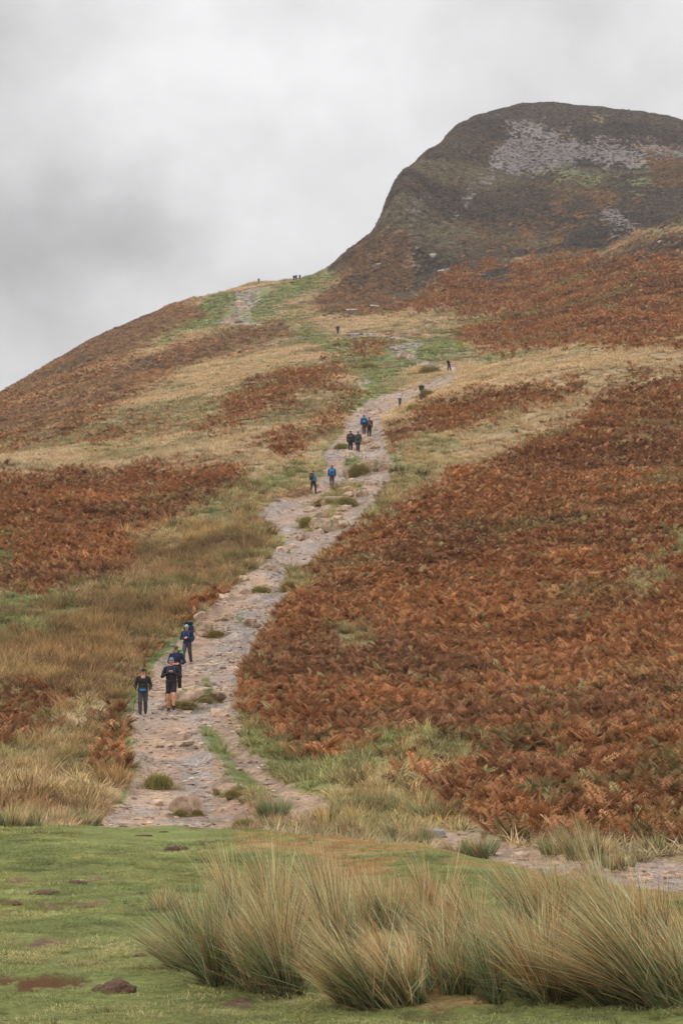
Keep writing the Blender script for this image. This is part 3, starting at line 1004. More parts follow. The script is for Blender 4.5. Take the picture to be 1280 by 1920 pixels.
def instance_tree(name, protos):
    ng = bpy.data.node_groups.new(name, 'GeometryNodeTree')
    ng.interface.new_socket('Geometry', in_out='INPUT', socket_type='NodeSocketGeometry')
    ng.interface.new_socket('Geometry', in_out='OUTPUT', socket_type='NodeSocketGeometry')
    n, l = ng.nodes, ng.links
    gi, go = n.new('NodeGroupInput'), n.new('NodeGroupOutput')
    jn = n.new('GeometryNodeJoinGeometry')
    for p in protos:
        oi = n.new('GeometryNodeObjectInfo')
        oi.inputs['Object'].default_value = p
        oi.inputs['As Instance'].default_value = True
        l.new(oi.outputs['Geometry'], jn.inputs[0])
    iop = n.new('GeometryNodeInstanceOnPoints')
    iop.inputs['Pick Instance'].default_value = True

    def attr(nm, t):
        a = n.new('GeometryNodeInputNamedAttribute')
        a.data_type = t
        a.inputs['Name'].default_value = nm
        return a.outputs['Attribute']
    e2r = n.new('FunctionNodeEulerToRotation')
    l.new(attr('rot', 'FLOAT_VECTOR'), e2r.inputs[0])
    l.new(gi.outputs[0], iop.inputs['Points'])
    l.new(jn.outputs[0], iop.inputs['Instance'])
    l.new(attr('var', 'INT'), iop.inputs['Instance Index'])
    l.new(e2r.outputs[0], iop.inputs['Rotation'])
    l.new(attr('scl', 'FLOAT_VECTOR'), iop.inputs['Scale'])
    l.new(iop.outputs[0], go.inputs[0])
    return ng


def scatter_object(name, pos, rot, scl, tint_, protos, label, cat, parent=None):
    n = len(pos)
    me = bpy.data.meshes.new(name)
    me.vertices.add(n)
    me.vertices.foreach_set('co', np.asarray(pos, np.float32).ravel())
    for nm, t, arr, f in (('rot', 'FLOAT_VECTOR', rot, 'vector'), ('scl', 'FLOAT_VECTOR', scl, 'vector'),
                          ('tint', 'FLOAT_COLOR', np.concatenate([tint_, np.ones((n, 1))], 1), 'color'),
                          ('var', 'INT', rng.integers(0, len(protos), n), 'value')):
        a = me.attributes.new(nm, t, 'POINT')
        a.data.foreach_set(f, np.asarray(arr, np.int32 if t == 'INT' else np.float32).ravel())
    o = link(name, me, label=label, cat=cat, kind='stuff', parent=parent)
    md = o.modifiers.new('scatter', 'NODES')
    md.node_group = instance_tree(name + '_scatter', protos)
    return o


def candidates(dens, dmin, dmax, umax=1.22, maxn=900000):
    """random points, dens(d) per square metre"""
    ds = np.linspace(dmin, dmax, 600)
    pdf = dens(ds) * ds * 2 * umax * 640 / FPX
    cdf = np.concatenate([[0], np.cumsum((pdf[1:] + pdf[:-1]) / 2 * np.diff(ds))])
    n = int(min(cdf[-1], maxn))
    y = np.interp(rng.uniform(0, cdf[-1], n), cdf, ds)
    x = rng.uniform(-umax, umax, n) * 640 / FPX * y
    return x, y


def scatter(name, classes, dens, dmin, dmax, protos, size, tintf, label, cat, upright=.5, hmax=.9, region=None, sink=0.02, keep=None, flat=1.0):
    x, y = candidates(dens, dmin, dmax)
    z = ground_z(x, y)
    xj = x + rng.normal(0, 1, len(x)) * np.interp(y, [39, 120, 200, 420, 520], [7, 8, 15, 15, 5]) * y / FPX * (y > 39)
    yj = y * np.exp(rng.normal(0, 1, len(x)) * np.interp(y, [39, 120, 200, 420, 520], [.008, .009, .02, .02, .006]) * (y > 39))
    cls, _, _ = classify(xj, yj, ground_z(xj, yj))
    px, py = project(x, y, z)
    ok = np.isin(cls, classes)
    ok &= ~hidden(x, y, hmax)
    ok &= lookup(PATH_SDF, px, py) * y / FPX < 0.02 if PATH not in classes else True
    if hmax > .15 and dmin < 60:
        up_ = np.minimum(26.0, .3 * FPX / y)
        ok &= ~((lookup(PATH_SDF, px, py - up_) > 1.5) & (y < 90) & (y > 39))
    if region is not None:
        ok &= region(x, y, px, py)
    if keep is not None:
        ok &= rng.uniform(0, 1, len(x)) < keep(x, y, px, py, cls)
    x, y, z, cls, px, py = x[ok], y[ok], z[ok], cls[ok], px[ok], py[ok]
    n = len(x)
    nrm = ground_n(x, y)
    nrm[:, :2] *= (1 - upright)
    nrm[:, :2] += rng.normal(0, .08, (n, 2))
    nrm /= np.linalg.norm(nrm, axis=1, keepdims=True)
    rot = tilt_euler(nrm, rng.uniform(0, 2 * np.pi, n))
    s = size(y) * rng.uniform(.7, 1.3, n)
    if BRACKEN in classes:
        s *= np.clip(1 + .55 * fbm(x, y, 2.5, 3, 301) + .2 * rng.normal(0, 1, n), .4, 1.45)
    scl = np.stack([s, s, s * rng.uniform(.75, 1.2, n) * flat], 1)
    t = tintf(x, y, px, py, cls)
    print('scatter', name, n)
    return scatter_object(name, np.stack([x, y, z - sink], 1), rot, scl, np.clip(t, .004, .95), protos, label, cat)


def patchy(x, y, base, alts, seed, scale=6.0, vary=.28):
    """base colour drifting towards alternative colours in patches; all linear albedo"""
    c = np.tile(np.asarray(base), (len(x), 1))
    for k, (ac, thr, amt) in enumerate(alts):
        w = sstep(thr - .25, thr + .25, fbm(x, y, scale * (1 + .4 * k), 4, seed + 10 * k))[:, None] * amt
        c = c * (1 - w) + np.asarray(ac) * w
    return c * np.clip(1 + rng.normal(0, vary, (len(x), 1)), .35, 1.8)


LIFT = 1.55                                   # foliage shades itself: leaf albedo lies above the mass's mean colour


def bracken_tint(x, y, px, py, cls):
    c = patchy(x, y, srgb(131, 90, 59), [(srgb(150, 105, 68), .1, .6), (srgb(108, 78, 57), .2, .65), (srgb(126, 112, 74), .58, .65)], 101, 6, .22)
    one = rng.uniform(0, 1, len(x))[:, None]
    c = np.where(one < .05, srgb(128, 120, 82), c)
    c = np.where((one > .05) & (one < .10), srgb(160, 122, 86), c)
    low = ((y < 62) & (px > 430))[:, None] * sstep(0.0, .5, fbm(x, y, 1.8, 3, 331))[:, None] * (rng.uniform(0, 1, len(x)) < .7)[:, None]
    c = c * (1 - .75 * low) + srgb(92, 88, 56) * .75 * low              # green-brown undergrowth at the foot of the bank
    return c * 1.7


def pale_tint(x, y, px, py, cls):
    c = patchy(x, y, srgb(176, 155, 124), [(srgb(190, 168, 140), .2, .6), (srgb(142, 134, 100), .0, .75), (srgb(156, 122, 96), .4, .7)], 141, 7)
    p_, l_ = .94 * x - .35 * y, .35 * x + .94 * y                     # long bands running up across the slope
    bd = fbm(p_, l_ * .13, 7.0, 4, 311)[:, None]
    onb = ((y > 140) & (px < 780))[:, None] * .75
    w1, w2 = sstep(.0, .35, bd) * onb, sstep(-.05, -.4, bd) * onb
    c = c * (1 - w1) + srgb(190, 166, 132) * w1
    c = c * (1 - w2) + srgb(138, 128, 92) * w2
    wr = ((px > 760) & (y > 120) & (y < 262))[:, None] * .6
    c = c * (1 - wr) + srgb(190, 165, 130) * wr
    c2 = patchy(x, y, srgb(150, 138, 98), [(srgb(176, 154, 114), .1, .7), (srgb(122, 122, 80), .2, .7)], 151, 4)
    c3 = patchy(x, y, srgb(128, 130, 84), [(srgb(152, 144, 98), .15, .7), (srgb(108, 118, 70), .3, .6)], 161, 5)
    c4 = patchy(x, y, srgb(138, 116, 82), [(srgb(146, 116, 86), .05, .8), (srgb(118, 110, 78), .2, .7), (srgb(102, 82, 64), .35, .6), (srgb(172, 148, 110), .4, .7)], 171, 4)
    c5 = patchy(x, y, srgb(148, 120, 90), [(srgb(166, 140, 106), .1, .7), (srgb(116, 94, 72), .3, .6)], 181, 9)
    c3 = np.where((y > 440)[:, None] & (px > 900)[:, None], c3 * .35 + srgb(104, 98, 80) * .4, c3)
    out = np.where((cls == OLIVE)[:, None], c2, c)
    out = np.where((cls == GREEN)[:, None], c3, out)
    out = np.where((cls == ROUGH)[:, None], c4, out)
    out = np.where((cls == BROWN)[:, None], c5, out)
    return out * LIFT


def turf_tint(x, y, px, py, cls):
    c = patchy(x, y, srgb(130, 136, 88), [(srgb(162, 158, 104), .05, .8), (srgb(100, 110, 68), .12, .85), (srgb(166, 150, 108), .4, .7)], 191, 1.1, .28)
    d = patchy(x, y, srgb(170, 136, 92), [(srgb(182, 152, 108), .2, .7), (srgb(138, 136, 84), .25, .6), (srgb(158, 112, 74), .3, .7)], 201, 1.4, .15)
    return np.where((cls == DRYTURF)[:, None], d, c) * 1.45


def heather_tint(x, y, px, py, cls):
    c = patchy(x, y, srgb(101, 90, 79), [(srgb(108, 92, 78), .05, .8), (srgb(84, 77, 70), .15, .85), (srgb(132, 122, 98), .38, .7)], 211, 34)
    b = patchy(x, y, srgb(124, 98, 74), [(srgb(140, 108, 78), .2, .8), (srgb(104, 88, 72), .25, .6)], 221, 20)
    b = np.where((px < 600)[:, None], b * 1.2, b)
    return np.where((cls == BROWN)[:, None], b, c) * LIFT


is_right = lambda x, y, px, py: (px > 430) & (y < 260) & (py > 640)
is_left = lambda x, y, px, py: (px <= 430) & (y < 165)
is_far = lambda x, y, px, py: ~((px > 430) & (y < 260) & (py > 640)) & ~((px <= 430) & (y < 165))
far_left = lambda x, y, px, py: is_far(x, y, px, py) & (px < 700)
far_right = lambda x, y, px, py: is_far(x, y, px, py) & (px >= 700)

scatter('bracken', [BRACKEN], lambda d: np.full_like(d, 32.0), 38, 100, P_BRACKEN, lambda y: np.interp(y, [38, 60, 100], [.56, .44, .39]), bracken_tint,
        'rusty brown bracken covering the lower slope to the right of the path', 'bracken', .7, region=is_right,
        keep=lambda x, y, px, py, c: np.clip(.75 + 1.1 * fbm(x, y, 1.5, 3, 321), np.interp(y, [38, 75], [.12, .45]), 1) * np.interp(y, [38, 60], [.75, 1]))
scatter('bracken', [BRACKEN], lambda d: np.interp(d, [100, 260], [26.0, 11.0]), 100, 260, P_BRACKEN_FAR, lambda y: np.interp(y, [100, 260], [0.38, .52]), bracken_tint,
        'rusty brown bracken high on the slope under the pale grass ridge', 'bracken', .7, region=is_right)
scatter('bracken', [BRACKEN], lambda d: np.full_like(d, 16.0), 38, 165, P_BRACKEN, lambda y: np.interp(y, [40, 80, 110], [.42, .44, .48]), bracken_tint,
        'dark rust bracken band on the slope left of the path', 'bracken', .7, region=is_left)
scatter('bracken', [BRACKEN], lambda d: np.interp(d, [160, 300, 600], [6.0, 3.5, 2.0]), 150, 620, P_BRACKEN_FAR, lambda y: np.interp(y, [160, 600], [.55, .8]), bracken_tint,
        'thin rust bracken stripes across the far left ridge', 'bracken', .6, region=far_left, flat=.8)
scatter('bracken', [BRACKEN], lambda d: np.interp(d, [220, 300, 620], [5.5, 4.2, 2.4]), 220, 640, P_BRACKEN_FAR, lambda y: np.interp(y, [200, 600], [.6, .85]), bracken_tint,
        'rust bracken slopes at the foot of the dark summit dome', 'bracken', .6, region=far_right)
scatter('grass', [PALE, OLIVE, GREEN, ROUGH, BROWN], lambda d: np.interp(d, [38, 90, 170], [16, 11, 7.0]), 37, 170, P_TUFT_MID, lambda y: np.interp(y, [38, 170], [1.1, 1.25]), pale_tint,
        'tussocky straw and olive moor grass beside the path', 'grass', .6, hmax=.5,
        keep=lambda x, y, px, py, c: np.where(c == GREEN, .5, 1.0) * np.clip(.75 + 1.2 * fbm(x, y, 1.3, 3, 271), .25, 1))
scatter('grass', [PALE, OLIVE, GREEN, ROUGH, BROWN, BRACKEN], lambda d: np.interp(d, [170, 300, 640, 905], [6.0, 2.8, 1.0, .6]), 170, 905, P_TUFT_FAR, lambda y: np.interp(y, [170, 600], [1.15, 2.2]), pale_tint,
        'pale straw grass on the far ridges and saddle', 'grass', .5, hmax=.6, flat=.75,
        keep=lambda x, y, px, py, c: np.where(c == GREEN, .45, np.where(c == BRACKEN, np.where(px < 700, .4, .08), 1.0)))
scatter('rough_grass', [ROUGH, OLIVE], lambda d: np.interp(d, [38, 130], [5.0, 3.0]), 38, 140, P_RUSH_MID, lambda y: 1.0 + .003 * (y - 40),
        lambda x, y, px, py, c: patchy(x, y, srgb(134, 110, 80), [(srgb(146, 116, 84), .05, .8), (srgb(112, 108, 74), .15, .8), (srgb(100, 80, 62), .3, .7), (srgb(172, 146, 108), .4, .7)], 231, 4) * LIFT,
        'brown and olive rushes and rough grass beside the lower path', 'rough grass', .8,
        keep=lambda x, y, px, py, c: np.where(c == ROUGH, 1.0, .3) * np.clip(.7 + 1.5 * fbm(x, y, 2.2, 3, 233), .12, 1))
scatter('turf', [TURF, DRYTURF], lambda d: np.interp(d, [8, 15, 38], [26, 20, 12]), 9, 38.5, P_TURF, lambda y: np.interp(y, [9, 38], [.8, 1.25]), turf_tint,
        'short green turf of the near meadow', 'grass', .2, hmax=.1, sink=.0,
        keep=lambda x, y, px, py, c: 1 - .92 * (sstep(0.62, .78, fbm(x * 1.5, y * .8, 1.0, 4, 91)) * (y > 12)),
        region=lambda x, y, px, py: np.minimum(np.hypot((x - PUDX) / .17, (y - PUDY) / .42), np.hypot((x - PUDX + .36) / .09, (y - PUDY + .02) / .3)) + fbm(x, y, .16, 3, 75) * .55 > 1.15)
scatter('turf_tufts', [TURF, DRYTURF], lambda d: np.interp(d, [8, 38], [12, 7]), 9, 38.5, P_TUFT, lambda y: .24 + 0 * y,
        lambda x, y, px, py, c: patchy(x, y, srgb(126, 130, 72), [(srgb(168, 154, 100), .0, .8), (srgb(96, 110, 58), .1, .8)], 281, 1.0, .25) * 1.5,
        'longer grass tufts standing in the near meadow turf', 'grass', .6, hmax=.1, sink=.0,
        keep=lambda x, y, px, py, c: np.clip(.2 + 1.3 * fbm(x, y, 1.4, 3, 283), .03, 1))
scatter('turf', [GREEN], lambda d: np.interp(d, [38, 110, 170], [14, 6, 4]), 38, 170, P_TURF, lambda y: 1.5 + 0 * y,
        lambda x, y, px, py, c: patchy(x, y, srgb(122, 128, 74), [(srgb(146, 144, 86), .2, .7), (srgb(104, 114, 62), .25, .7)], 241, 3) * 1.35,
        'green grass verges along the edges of the path', 'grass', .2, hmax=.1, sink=.0)
scatter('heather', [HEATHER, BROWN], lambda d: np.interp(d, [170, 400, 520, 900], [1.6, 1.5, 1.6, 1.0]), 170, 905, P_HEATHER, lambda y: np.interp(y, [170, 500, 900], [.7, 1.15, 1.5]), heather_tint,
        'dark brown heather covering the summit dome and ridge', 'heather', .3, hmax=.6, sink=.05)
scatter('heather', [SCREE], lambda d: np.full_like(d, .16), 430, 905, P_HEATHER, lambda y: np.interp(y, [400, 900], [.7, 1.1]), heather_tint,
        'sparse heather among the grey scree on the summit dome', 'heather', .3, hmax=.6, sink=.05)
#@@THINGS@@

# ------------------------------------------------------------------ stones
from mathutils import noise as mnoise


def rock_mesh(name, seed, sub, mat, planes=9, flat=.6, rough=.12):
    r = random.Random(seed)
    bm = bmesh.new()
    bmesh.ops.create_icosphere(bm, subdivisions=sub, radius=.5)
    cuts = []
    for k in range(planes):
        v = Vector((r.gauss(0, 1), r.gauss(0, 1), r.gauss(0, .8))).normalized()
        cuts.append((v, r.uniform(.26, .42)))
    cuts.append((Vector((r.gauss(0, .12), r.gauss(0, .12), 1)).normalized(), r.uniform(.24, .34)))
    off = Vector((r.uniform(0, 50), r.uniform(0, 50), r.uniform(0, 50)))
    for v in bm.verts:
        c = v.co.copy()
        for nrm, h in cuts:
            d = c.dot(nrm) - h
            if d > 0:
                c -= nrm * d
        c *= 1 + rough * mnoise.fractal(c * 3.0 + off, 1.0, 2.0, 4)
        c.z *= flat
        v.co = c
    me = bpy.data.meshes.new(name)
    bm.to_mesh(me)
    bm.free()
    me.materials.append(mat)
    me.polygons.foreach_set('use_smooth', [False] * len(me.polygons))
    return me


STONE_MESHES = [rock_mesh('stone', 20 + k, 1, M_ROCK, 7, r_, .06) for k, r_ in enumerate((.45, .35, .6, .5, .3, .4, .55, .38))]
BOULDERS = [rock_mesh('boulder', 60 + k, 4, (M_ROCKM if k % 2 else M_ROCK), 11, f_, .10) for k, f_ in enumerate((.62, .55, .4, .7, .36, .6))]


def sized_px(px, py, wpx, dmin=39.0, dmax=700.0):
    x, y, z = hit(px, py, dmin, dmax)
    return (x, y, z), wpx * y / FPX


def boulder(px, py, wpx, aspect, mesh, label, rot=0.0, sink=.25, group='boulders on the path', depth=.8, name='boulder', dmin=39.0, cat='boulder'):
    (x, y, z), w = sized_px(px, py, wpx, dmin)
    sx = w / .8
    sz = sx * aspect * (1.9 if dmin < 100 else 1.0)
    return link(name, mesh, label=label, cat=cat, group=group, loc=(x, y + w * .3, z + sz * .18 - sink * sz * .3), rot=(rnd.uniform(-.1, .1), rnd.uniform(-.1, .1), rot),
                scale=(sx, sx * depth, sz))


boulder(352, 1528, 58, .95, BOULDERS[0], 'pale cleft boulder fringed with grass at the foot of the path', .4)
boulder(425, 1494, 62, .6, BOULDERS[1], 'wedge-shaped mossy boulder beside the grass strip on the lower path', -.2)
boulder(294, 1510, 30, .6, BOULDERS[2], 'small flat pale stone left of the cleft boulder', .1)
boulder(298, 1468, 34, .8, BOULDERS[5], 'low stone half buried under the lowest left grass tussock', .9)
boulder(352, 1320, 112, .42, BOULDERS[1], 'long mossy slab just behind the walker in shorts', -.12, depth=.55)
boulder(297, 1308, 44, .5, BOULDERS[4], 'flat ledge stone behind the walker with the waist pack', .3, depth=.6)
boulder(378, 1190, 40, .8, BOULDERS[3], 'squat brown block beside the walker with the tall pack', .2)
boulder(375, 1163, 32, .7, BOULDERS[0], 'small rounded rock at the path edge above the tall pack', 1.2)
boulder(428, 1163, 34, .6, BOULDERS[1], 'small mossy rock level with the green grass strip in mid path', .4)
boulder(455, 1090, 28, .7, BOULDERS[2], 'pale loose block on the inner bend of the path', .7)
boulder(508, 1070, 24, .8, BOULDERS[0], 'cream rounded stone beside the dark rush tuft on the path bend', .2)
boulder(606, 996, 60, .6, BOULDERS[3], 'broad mossy step block across the middle of the path', -.1, depth=.6)
boulder(640, 992, 30, .8, BOULDERS[5], 'rounded block at the end of the broad mossy step', .5)
boulder(602, 975, 30, .7, BOULDERS[0], 'pale rock above the broad mossy step', .8)
boulder(634, 975, 22, .7, BOULDERS[2], 'small light stone above the end of the mossy step', .3)
boulder(630, 942, 42, .55, BOULDERS[4], 'flat pale slab in the grassy steps below the paired walkers', .1, depth=.6)
boulder(676, 932, 30, .8, BOULDERS[5], 'upright tan block on the grassy edge of the steps', .3)
boulder(650, 920, 30, .5, BOULDERS[2], 'thin flat slab above the upright tan block', -.2, depth=.6)
boulder(697, 884, 60, .6, BOULDERS[1], 'dark grass-topped ledge block in the upper path', -.1, depth=.55)
boulder(722, 882, 26, .7, BOULDERS[0], 'pale stone at the end of the grass-topped ledge', .6)
boulder(684, 832, 30, .6, BOULDERS[3], 'rounded brown rock beside the pair in black coats', .2)
boulder(702, 842, 22, .6, BOULDERS[5], 'low grassy rock on the path above the ledge block', .2)
boulder(810, 1571, 40, .75, rock_mesh('boulder', 94, 4, M_BLUE, 2, .42, .09), 'smooth blue-grey stone lying by the stream bed', .1, dmin=37)
for k, (px, py, w, a, lab) in enumerate([
    (810, 484, 16, 1.7, 'tall pale crag on the lower edge of the summit dome'), (829, 512, 28, .9, 'white broken crag below the tall pale crag'),
    (712, 497, 14, .8, 'small pale rock high on the brown flank left of the dome'), (660, 584, 30, .45, 'low white outcrop at the foot of the brown flank'),
    (704, 578, 34, .5, 'long pale outcrop above the straw grass below the dome'), (738, 562, 26, .5, 'grey outcrop in the bracken below the dome'),
    (690, 560, 14, .6, 'small grey rock in heather over the long pale outcrop'), (742, 525, 10, .7, 'tiny pale rock in the heather gully left of the crags'),
    (1215, 447, 14, .8, 'dark grey rock under the pale crest of the right ridge'), (1243, 455, 18, .7, 'grey rock in heather on the right ridge'),
    (843, 655, 14, .5, 'small white boulder on the green saddle'), (646, 690, 12, .6, 'white stone by the bracken tip on the saddle')]):
    boulder(px, py, w, a, rock_mesh('rock_outcrop', 120 + k, 3, M_CRAG, 10, .7, .14), lab, rnd.uniform(-.5, .5), .3, 'pale rock outcrops on the hill', .7, 'rock_outcrop', 180.0, 'rock')

# stones bedded in the path, parts of it
LEDGES = [(300, 1325, 70, 4), (355, 1200, 50, 5), (400, 1160, 55, 7), (430, 1120, 45, 6), (500, 1065, 45, 8), (540, 1030, 50, 8), (570, 1005, 55, 10), (610, 985, 40, 10), (610, 950, 55, 12),
          (650, 925, 40, 9), (640, 965, 30, 7), (690, 905, 35, 9), (700, 885, 35, 7), (650, 890, 30, 5), (660, 855, 35, 6), (690, 830, 30, 7), (680, 805, 28, 6), (700, 775, 30, 7),
          (735, 750, 25, 6), (770, 738, 20, 4), (760, 670, 30, 6), (820, 690, 25, 6), (455, 580, 25, 6), (430, 600, 20, 5), (420, 1290, 25, 8), (440, 1240, 25, 9), (470, 1180, 22, 6),
          (1200, 1640, 60, 8), (980, 1608, 30, 3), (350, 1400, 60, 8), (300, 1450, 50, 6), (430, 1520, 50, 5), (500, 1475, 40, 4), (440, 1370, 25, 3), (395, 1340, 25, 8), (300, 1530, 70, 5)]
pts = []
for (px, py, sp, n) in LEDGES:
    for k in range(n):
        qx, qy = px + rnd.gauss(0, sp * .55), py + rnd.gauss(0, 5)
        pts.append((qx, qy))
nst = 0
for (qx, qy) in pts:
    x, y, z = hit(qx, qy, 34 if qx > 700 and qy > 1500 else 39)
    c_, _, _ = classify(np.array([x]), np.array([y]), np.array([z]))
    if c_[0] != PATH or nst >= 300:
        continue
    w = rnd.choice((9, 11, 13, 16, 20, 26, 34)) * y / FPX * rnd.uniform(.8, 1.15)
    o = link('stone', rnd.choice(STONE_MESHES), parent=path_obj, loc=(x, y, z + w * .04), rot=(rnd.gauss(0, .15), rnd.gauss(0, .15), rnd.uniform(0, 6.28)),
             scale=(w / .8, w / .8 * rnd.uniform(.6, 1), w / .8 * rnd.uniform(1.0, 2.2)))
    nst += 1
# loose gravel and cobbles too small to count
M_GRAV = leaf_material('gravel_stone', True, 0.0)
P_GRAV = []
for k in range(5):
    me = rock_mesh('gravel_piece', 300 + k, 1, M_GRAV, 6, .55, .08)
    a = me.attributes.new('col', 'FLOAT_COLOR', 'POINT')
    a.data.foreach_set('color', np.ones(len(me.vertices) * 4, np.float32))
    P_GRAV.append(bpy.data.objects.new('gravel_piece', me))
scatter('gravel', [PATH], lambda d: np.interp(d, [34, 60, 120, 260], [34, 30, 18, 5]), 34, 260, P_GRAV, lambda y: .09 + .22 * rng.uniform(0, 1, len(y)) ** 3 + y * .0003,
        lambda x, y, px, py, c: patchy(x, y, srgb(164, 140, 120), [(srgb(182, 160, 138), .25, .8), (srgb(126, 111, 100), .1, .8)], 251, .5, .25),
        'small pinkish stones and gravel strewn over the path', 'gravel', .3, hmax=.1, sink=.0, flat=.8,
        keep=lambda x, y, px, py, c: np.where((px > 395) & (py > 1335) & (y < 75) & (y > 39), .3, 1.0) * np.clip(.3 + 1.1 * fbm(x, y, 1.6, 3, 253) - .5 * (sstep(25, -25, px - np.interp(py, [1100, 1160, 1240, 1340, 1500, 1560], [500, 425, 385, 350, 330, 300])) - .5) * (y < 110), .06, 1))
scatter('scree', [SCREE, PATH], lambda d: np.full_like(d, 1.3), 260, 905, P_GRAV, lambda y: .45 + 1.0 * rng.uniform(0, 1, len(y)) ** 3,
        lambda x, y, px, py, c: patchy(x, y, srgb(130, 121, 117), [(srgb(146, 138, 134), .3, .7), (srgb(110, 101, 97), .2, .8)], 261, 12, .16),
        'grey scree and broken stone on the summit dome and ridge path', 'scree', .3, hmax=.2, sink=.02)

# ------------------------------------------------------------------ rush clumps and grass tussocks
GRN, GRY, STRAW, RUST, DEAD = srgb(98, 108, 70), srgb(130, 136, 104), srgb(206, 178, 136), srgb(180, 138, 96), srgb(112, 86, 64)


def rush_mesh(n, rad, L, splay, lean, seed, dry=.5, width=.006, segs=5, droop=.13):
    g = np.random.default_rng(seed)
    ns = 11
    sub = g.integers(0, ns, n)
    sa, sr = g.uniform(0, 2 * np.pi, ns), np.sqrt(g.uniform(0, 1, ns)) * rad
    sx, sy = np.cos(sa) * sr, np.sin(sa) * sr
    bx = np.stack([sx[sub] + g.normal(0, rad * .09, n), sy[sub] + g.normal(0, rad * .09, n), np.zeros(n)], 1)
    slx = lean[0] * g.uniform(.5, 1.6, ns) + sx / rad * splay * .55 + g.normal(0, .2, ns)
    sly = lean[1] + sy / rad * splay * .55 + g.normal(0, .16, ns)
    sdry = np.clip(g.normal(0, .28, ns), -.45, .6)
    sl = g.uniform(.58, 1.14, ns)
    kind = g.uniform(0, 1, n)
    dr_ = np.clip(dry + .06 + sdry[sub], .05, 1.3)
    g_tip, g_mix, g_b = g.uniform(0, 1, n), g.uniform(.15, 1.15, n), g.uniform(.35, 1.6, n)

    def cols(t, r):
        base = np.where((kind < .55)[:, None], GRN, GRY)
        base = np.where((kind > 1 - .35 * dr_)[:, None], DEAD * 1.2, base)
        tip = np.where((g_tip < .55)[:, None], STRAW, RUST)
        k = np.clip((t - (1.0 - 1.0 * dr_ * g_mix)) / .35, 0, 1)[:, None]
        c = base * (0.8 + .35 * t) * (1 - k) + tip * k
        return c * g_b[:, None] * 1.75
    V, Q, T, C = blades(n, rad, L, splay * .45, (slx[sub], sly[sub]), droop, width, segs, cols, g, 0, bx, sl[sub])
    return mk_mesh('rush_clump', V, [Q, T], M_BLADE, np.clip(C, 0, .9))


def rush(px, py, wm, L, n, splay, lean, dry, label, group, dmin=9.0, width=.0072, segs=5, name='rush_clump'):
    x, y, z = hit(px, py, dmin)
    fg_ = y < 30
    me = rush_mesh(int(n * (1.25 if fg_ else 1)), wm, (L * (.5 if fg_ else .45), L * (1.12 if fg_ else 1)), splay, (lean[0] * (1.5 if fg_ else 1), lean[1]), int(px * 7 + py), dry, width, segs)
    return link(name, me, label=label, cat='rushes', group=group, loc=(x, y, z - .03))


FG = 'rush clumps on the near meadow'
rush(385, 1812, .22, .80, 1500, .62, (-.12, -.05), .45, 'dark rush clump fanning out at the left end of the near rushes', FG)
rush(455, 1850, .26, 1.0, 1900, .45, (-.16, -.05), .40, 'grey-green rush clump second from the left end of the near rushes', FG)
rush(545, 1862, .24, 1.0, 1700, .40, (-.20, -.05), .45, 'upright green-based rush clump left of centre in the near rushes', FG)
rush(620, 1815, .28, 1.05, 1700, .45, (-.34, -.05), .75, 'straw-tipped rush clump leaning over the centre of the near rushes', FG)
rush(725, 1885, .24, .86, 1500, .5, (-.30, -.05), .85, 'dry straw rush clump bulging lowest in front', FG)
rush(820, 1868, .24, .80, 1300, .5, (-.22, 0), .6, 'short green and straw rush clump right of the lowest one', FG)
rush(900, 1840, .24, .82, 1200, .5, (-.25, 0), .75, 'low dry rush clump in the dip of the near rushes', FG)
rush(985, 1872, .22, .78, 1200, .5, (-.2, 0), .65, 'small mixed rush clump right of the dip', FG)
rush(1090, 1862, .28, 1.0, 1800, .42, (-.42, -.05), .5, 'large windswept green rush clump right of the dip', FG)
rush(1185, 1880, .28, 1.05, 1900, .42, (-.45, -.05), .55, 'large windswept rush clump with long straw tips near the frame edge', FG)
rush(1275, 1885, .28, 1.05, 1800, .42, (-.40, -.05), .7, 'orange-tipped rush clump cut off by the right frame edge', FG)
rush(500, 1745, .28, 1.1, 1500, .42, (-.18, 0), .75, 'pale rush clump standing behind the left near rushes', FG)
rush(605, 1735, .26, .95, 1200, .45, (-.25, 0), .85, 'straw rush clump behind the centre of the near rushes', FG)
rush(690, 1745, .24, .80, 900, .5, (-.2, 0), .9, 'thin dry rush clump behind the dry front clump', FG)
rush(800, 1745, .18, .95, 900, .3, (-.06, 0), .95, 'narrow upright brown rush clump standing alone behind the dip', FG)
rush(1010, 1768, .28, 1.0, 1400, .45, (-.35, 0), .65, 'rush clump rising behind the small mixed clump', FG)
rush(1110, 1755, .28, 1.12, 1500, .42, (-.32, 0), .7, 'tallest rush clump at the back of the windswept rushes', FG)
rush(1225, 1770, .28, 1.1, 1500, .42, (-.34, 0), .8, 'rusty rush clump at the back by the right frame edge', FG)
rush(300, 1708, .16, .42, 600, .8, (-.15, 0), .6, 'small flattened rush tuft at the far left of the near rushes', FG)
rush(880, 1772, .22, .8, 900, .5, (-.25, 0), .9, 'loose straw rush clump behind the dip of the near rushes', FG)
SG = 'rush clumps along the stream and path foot'
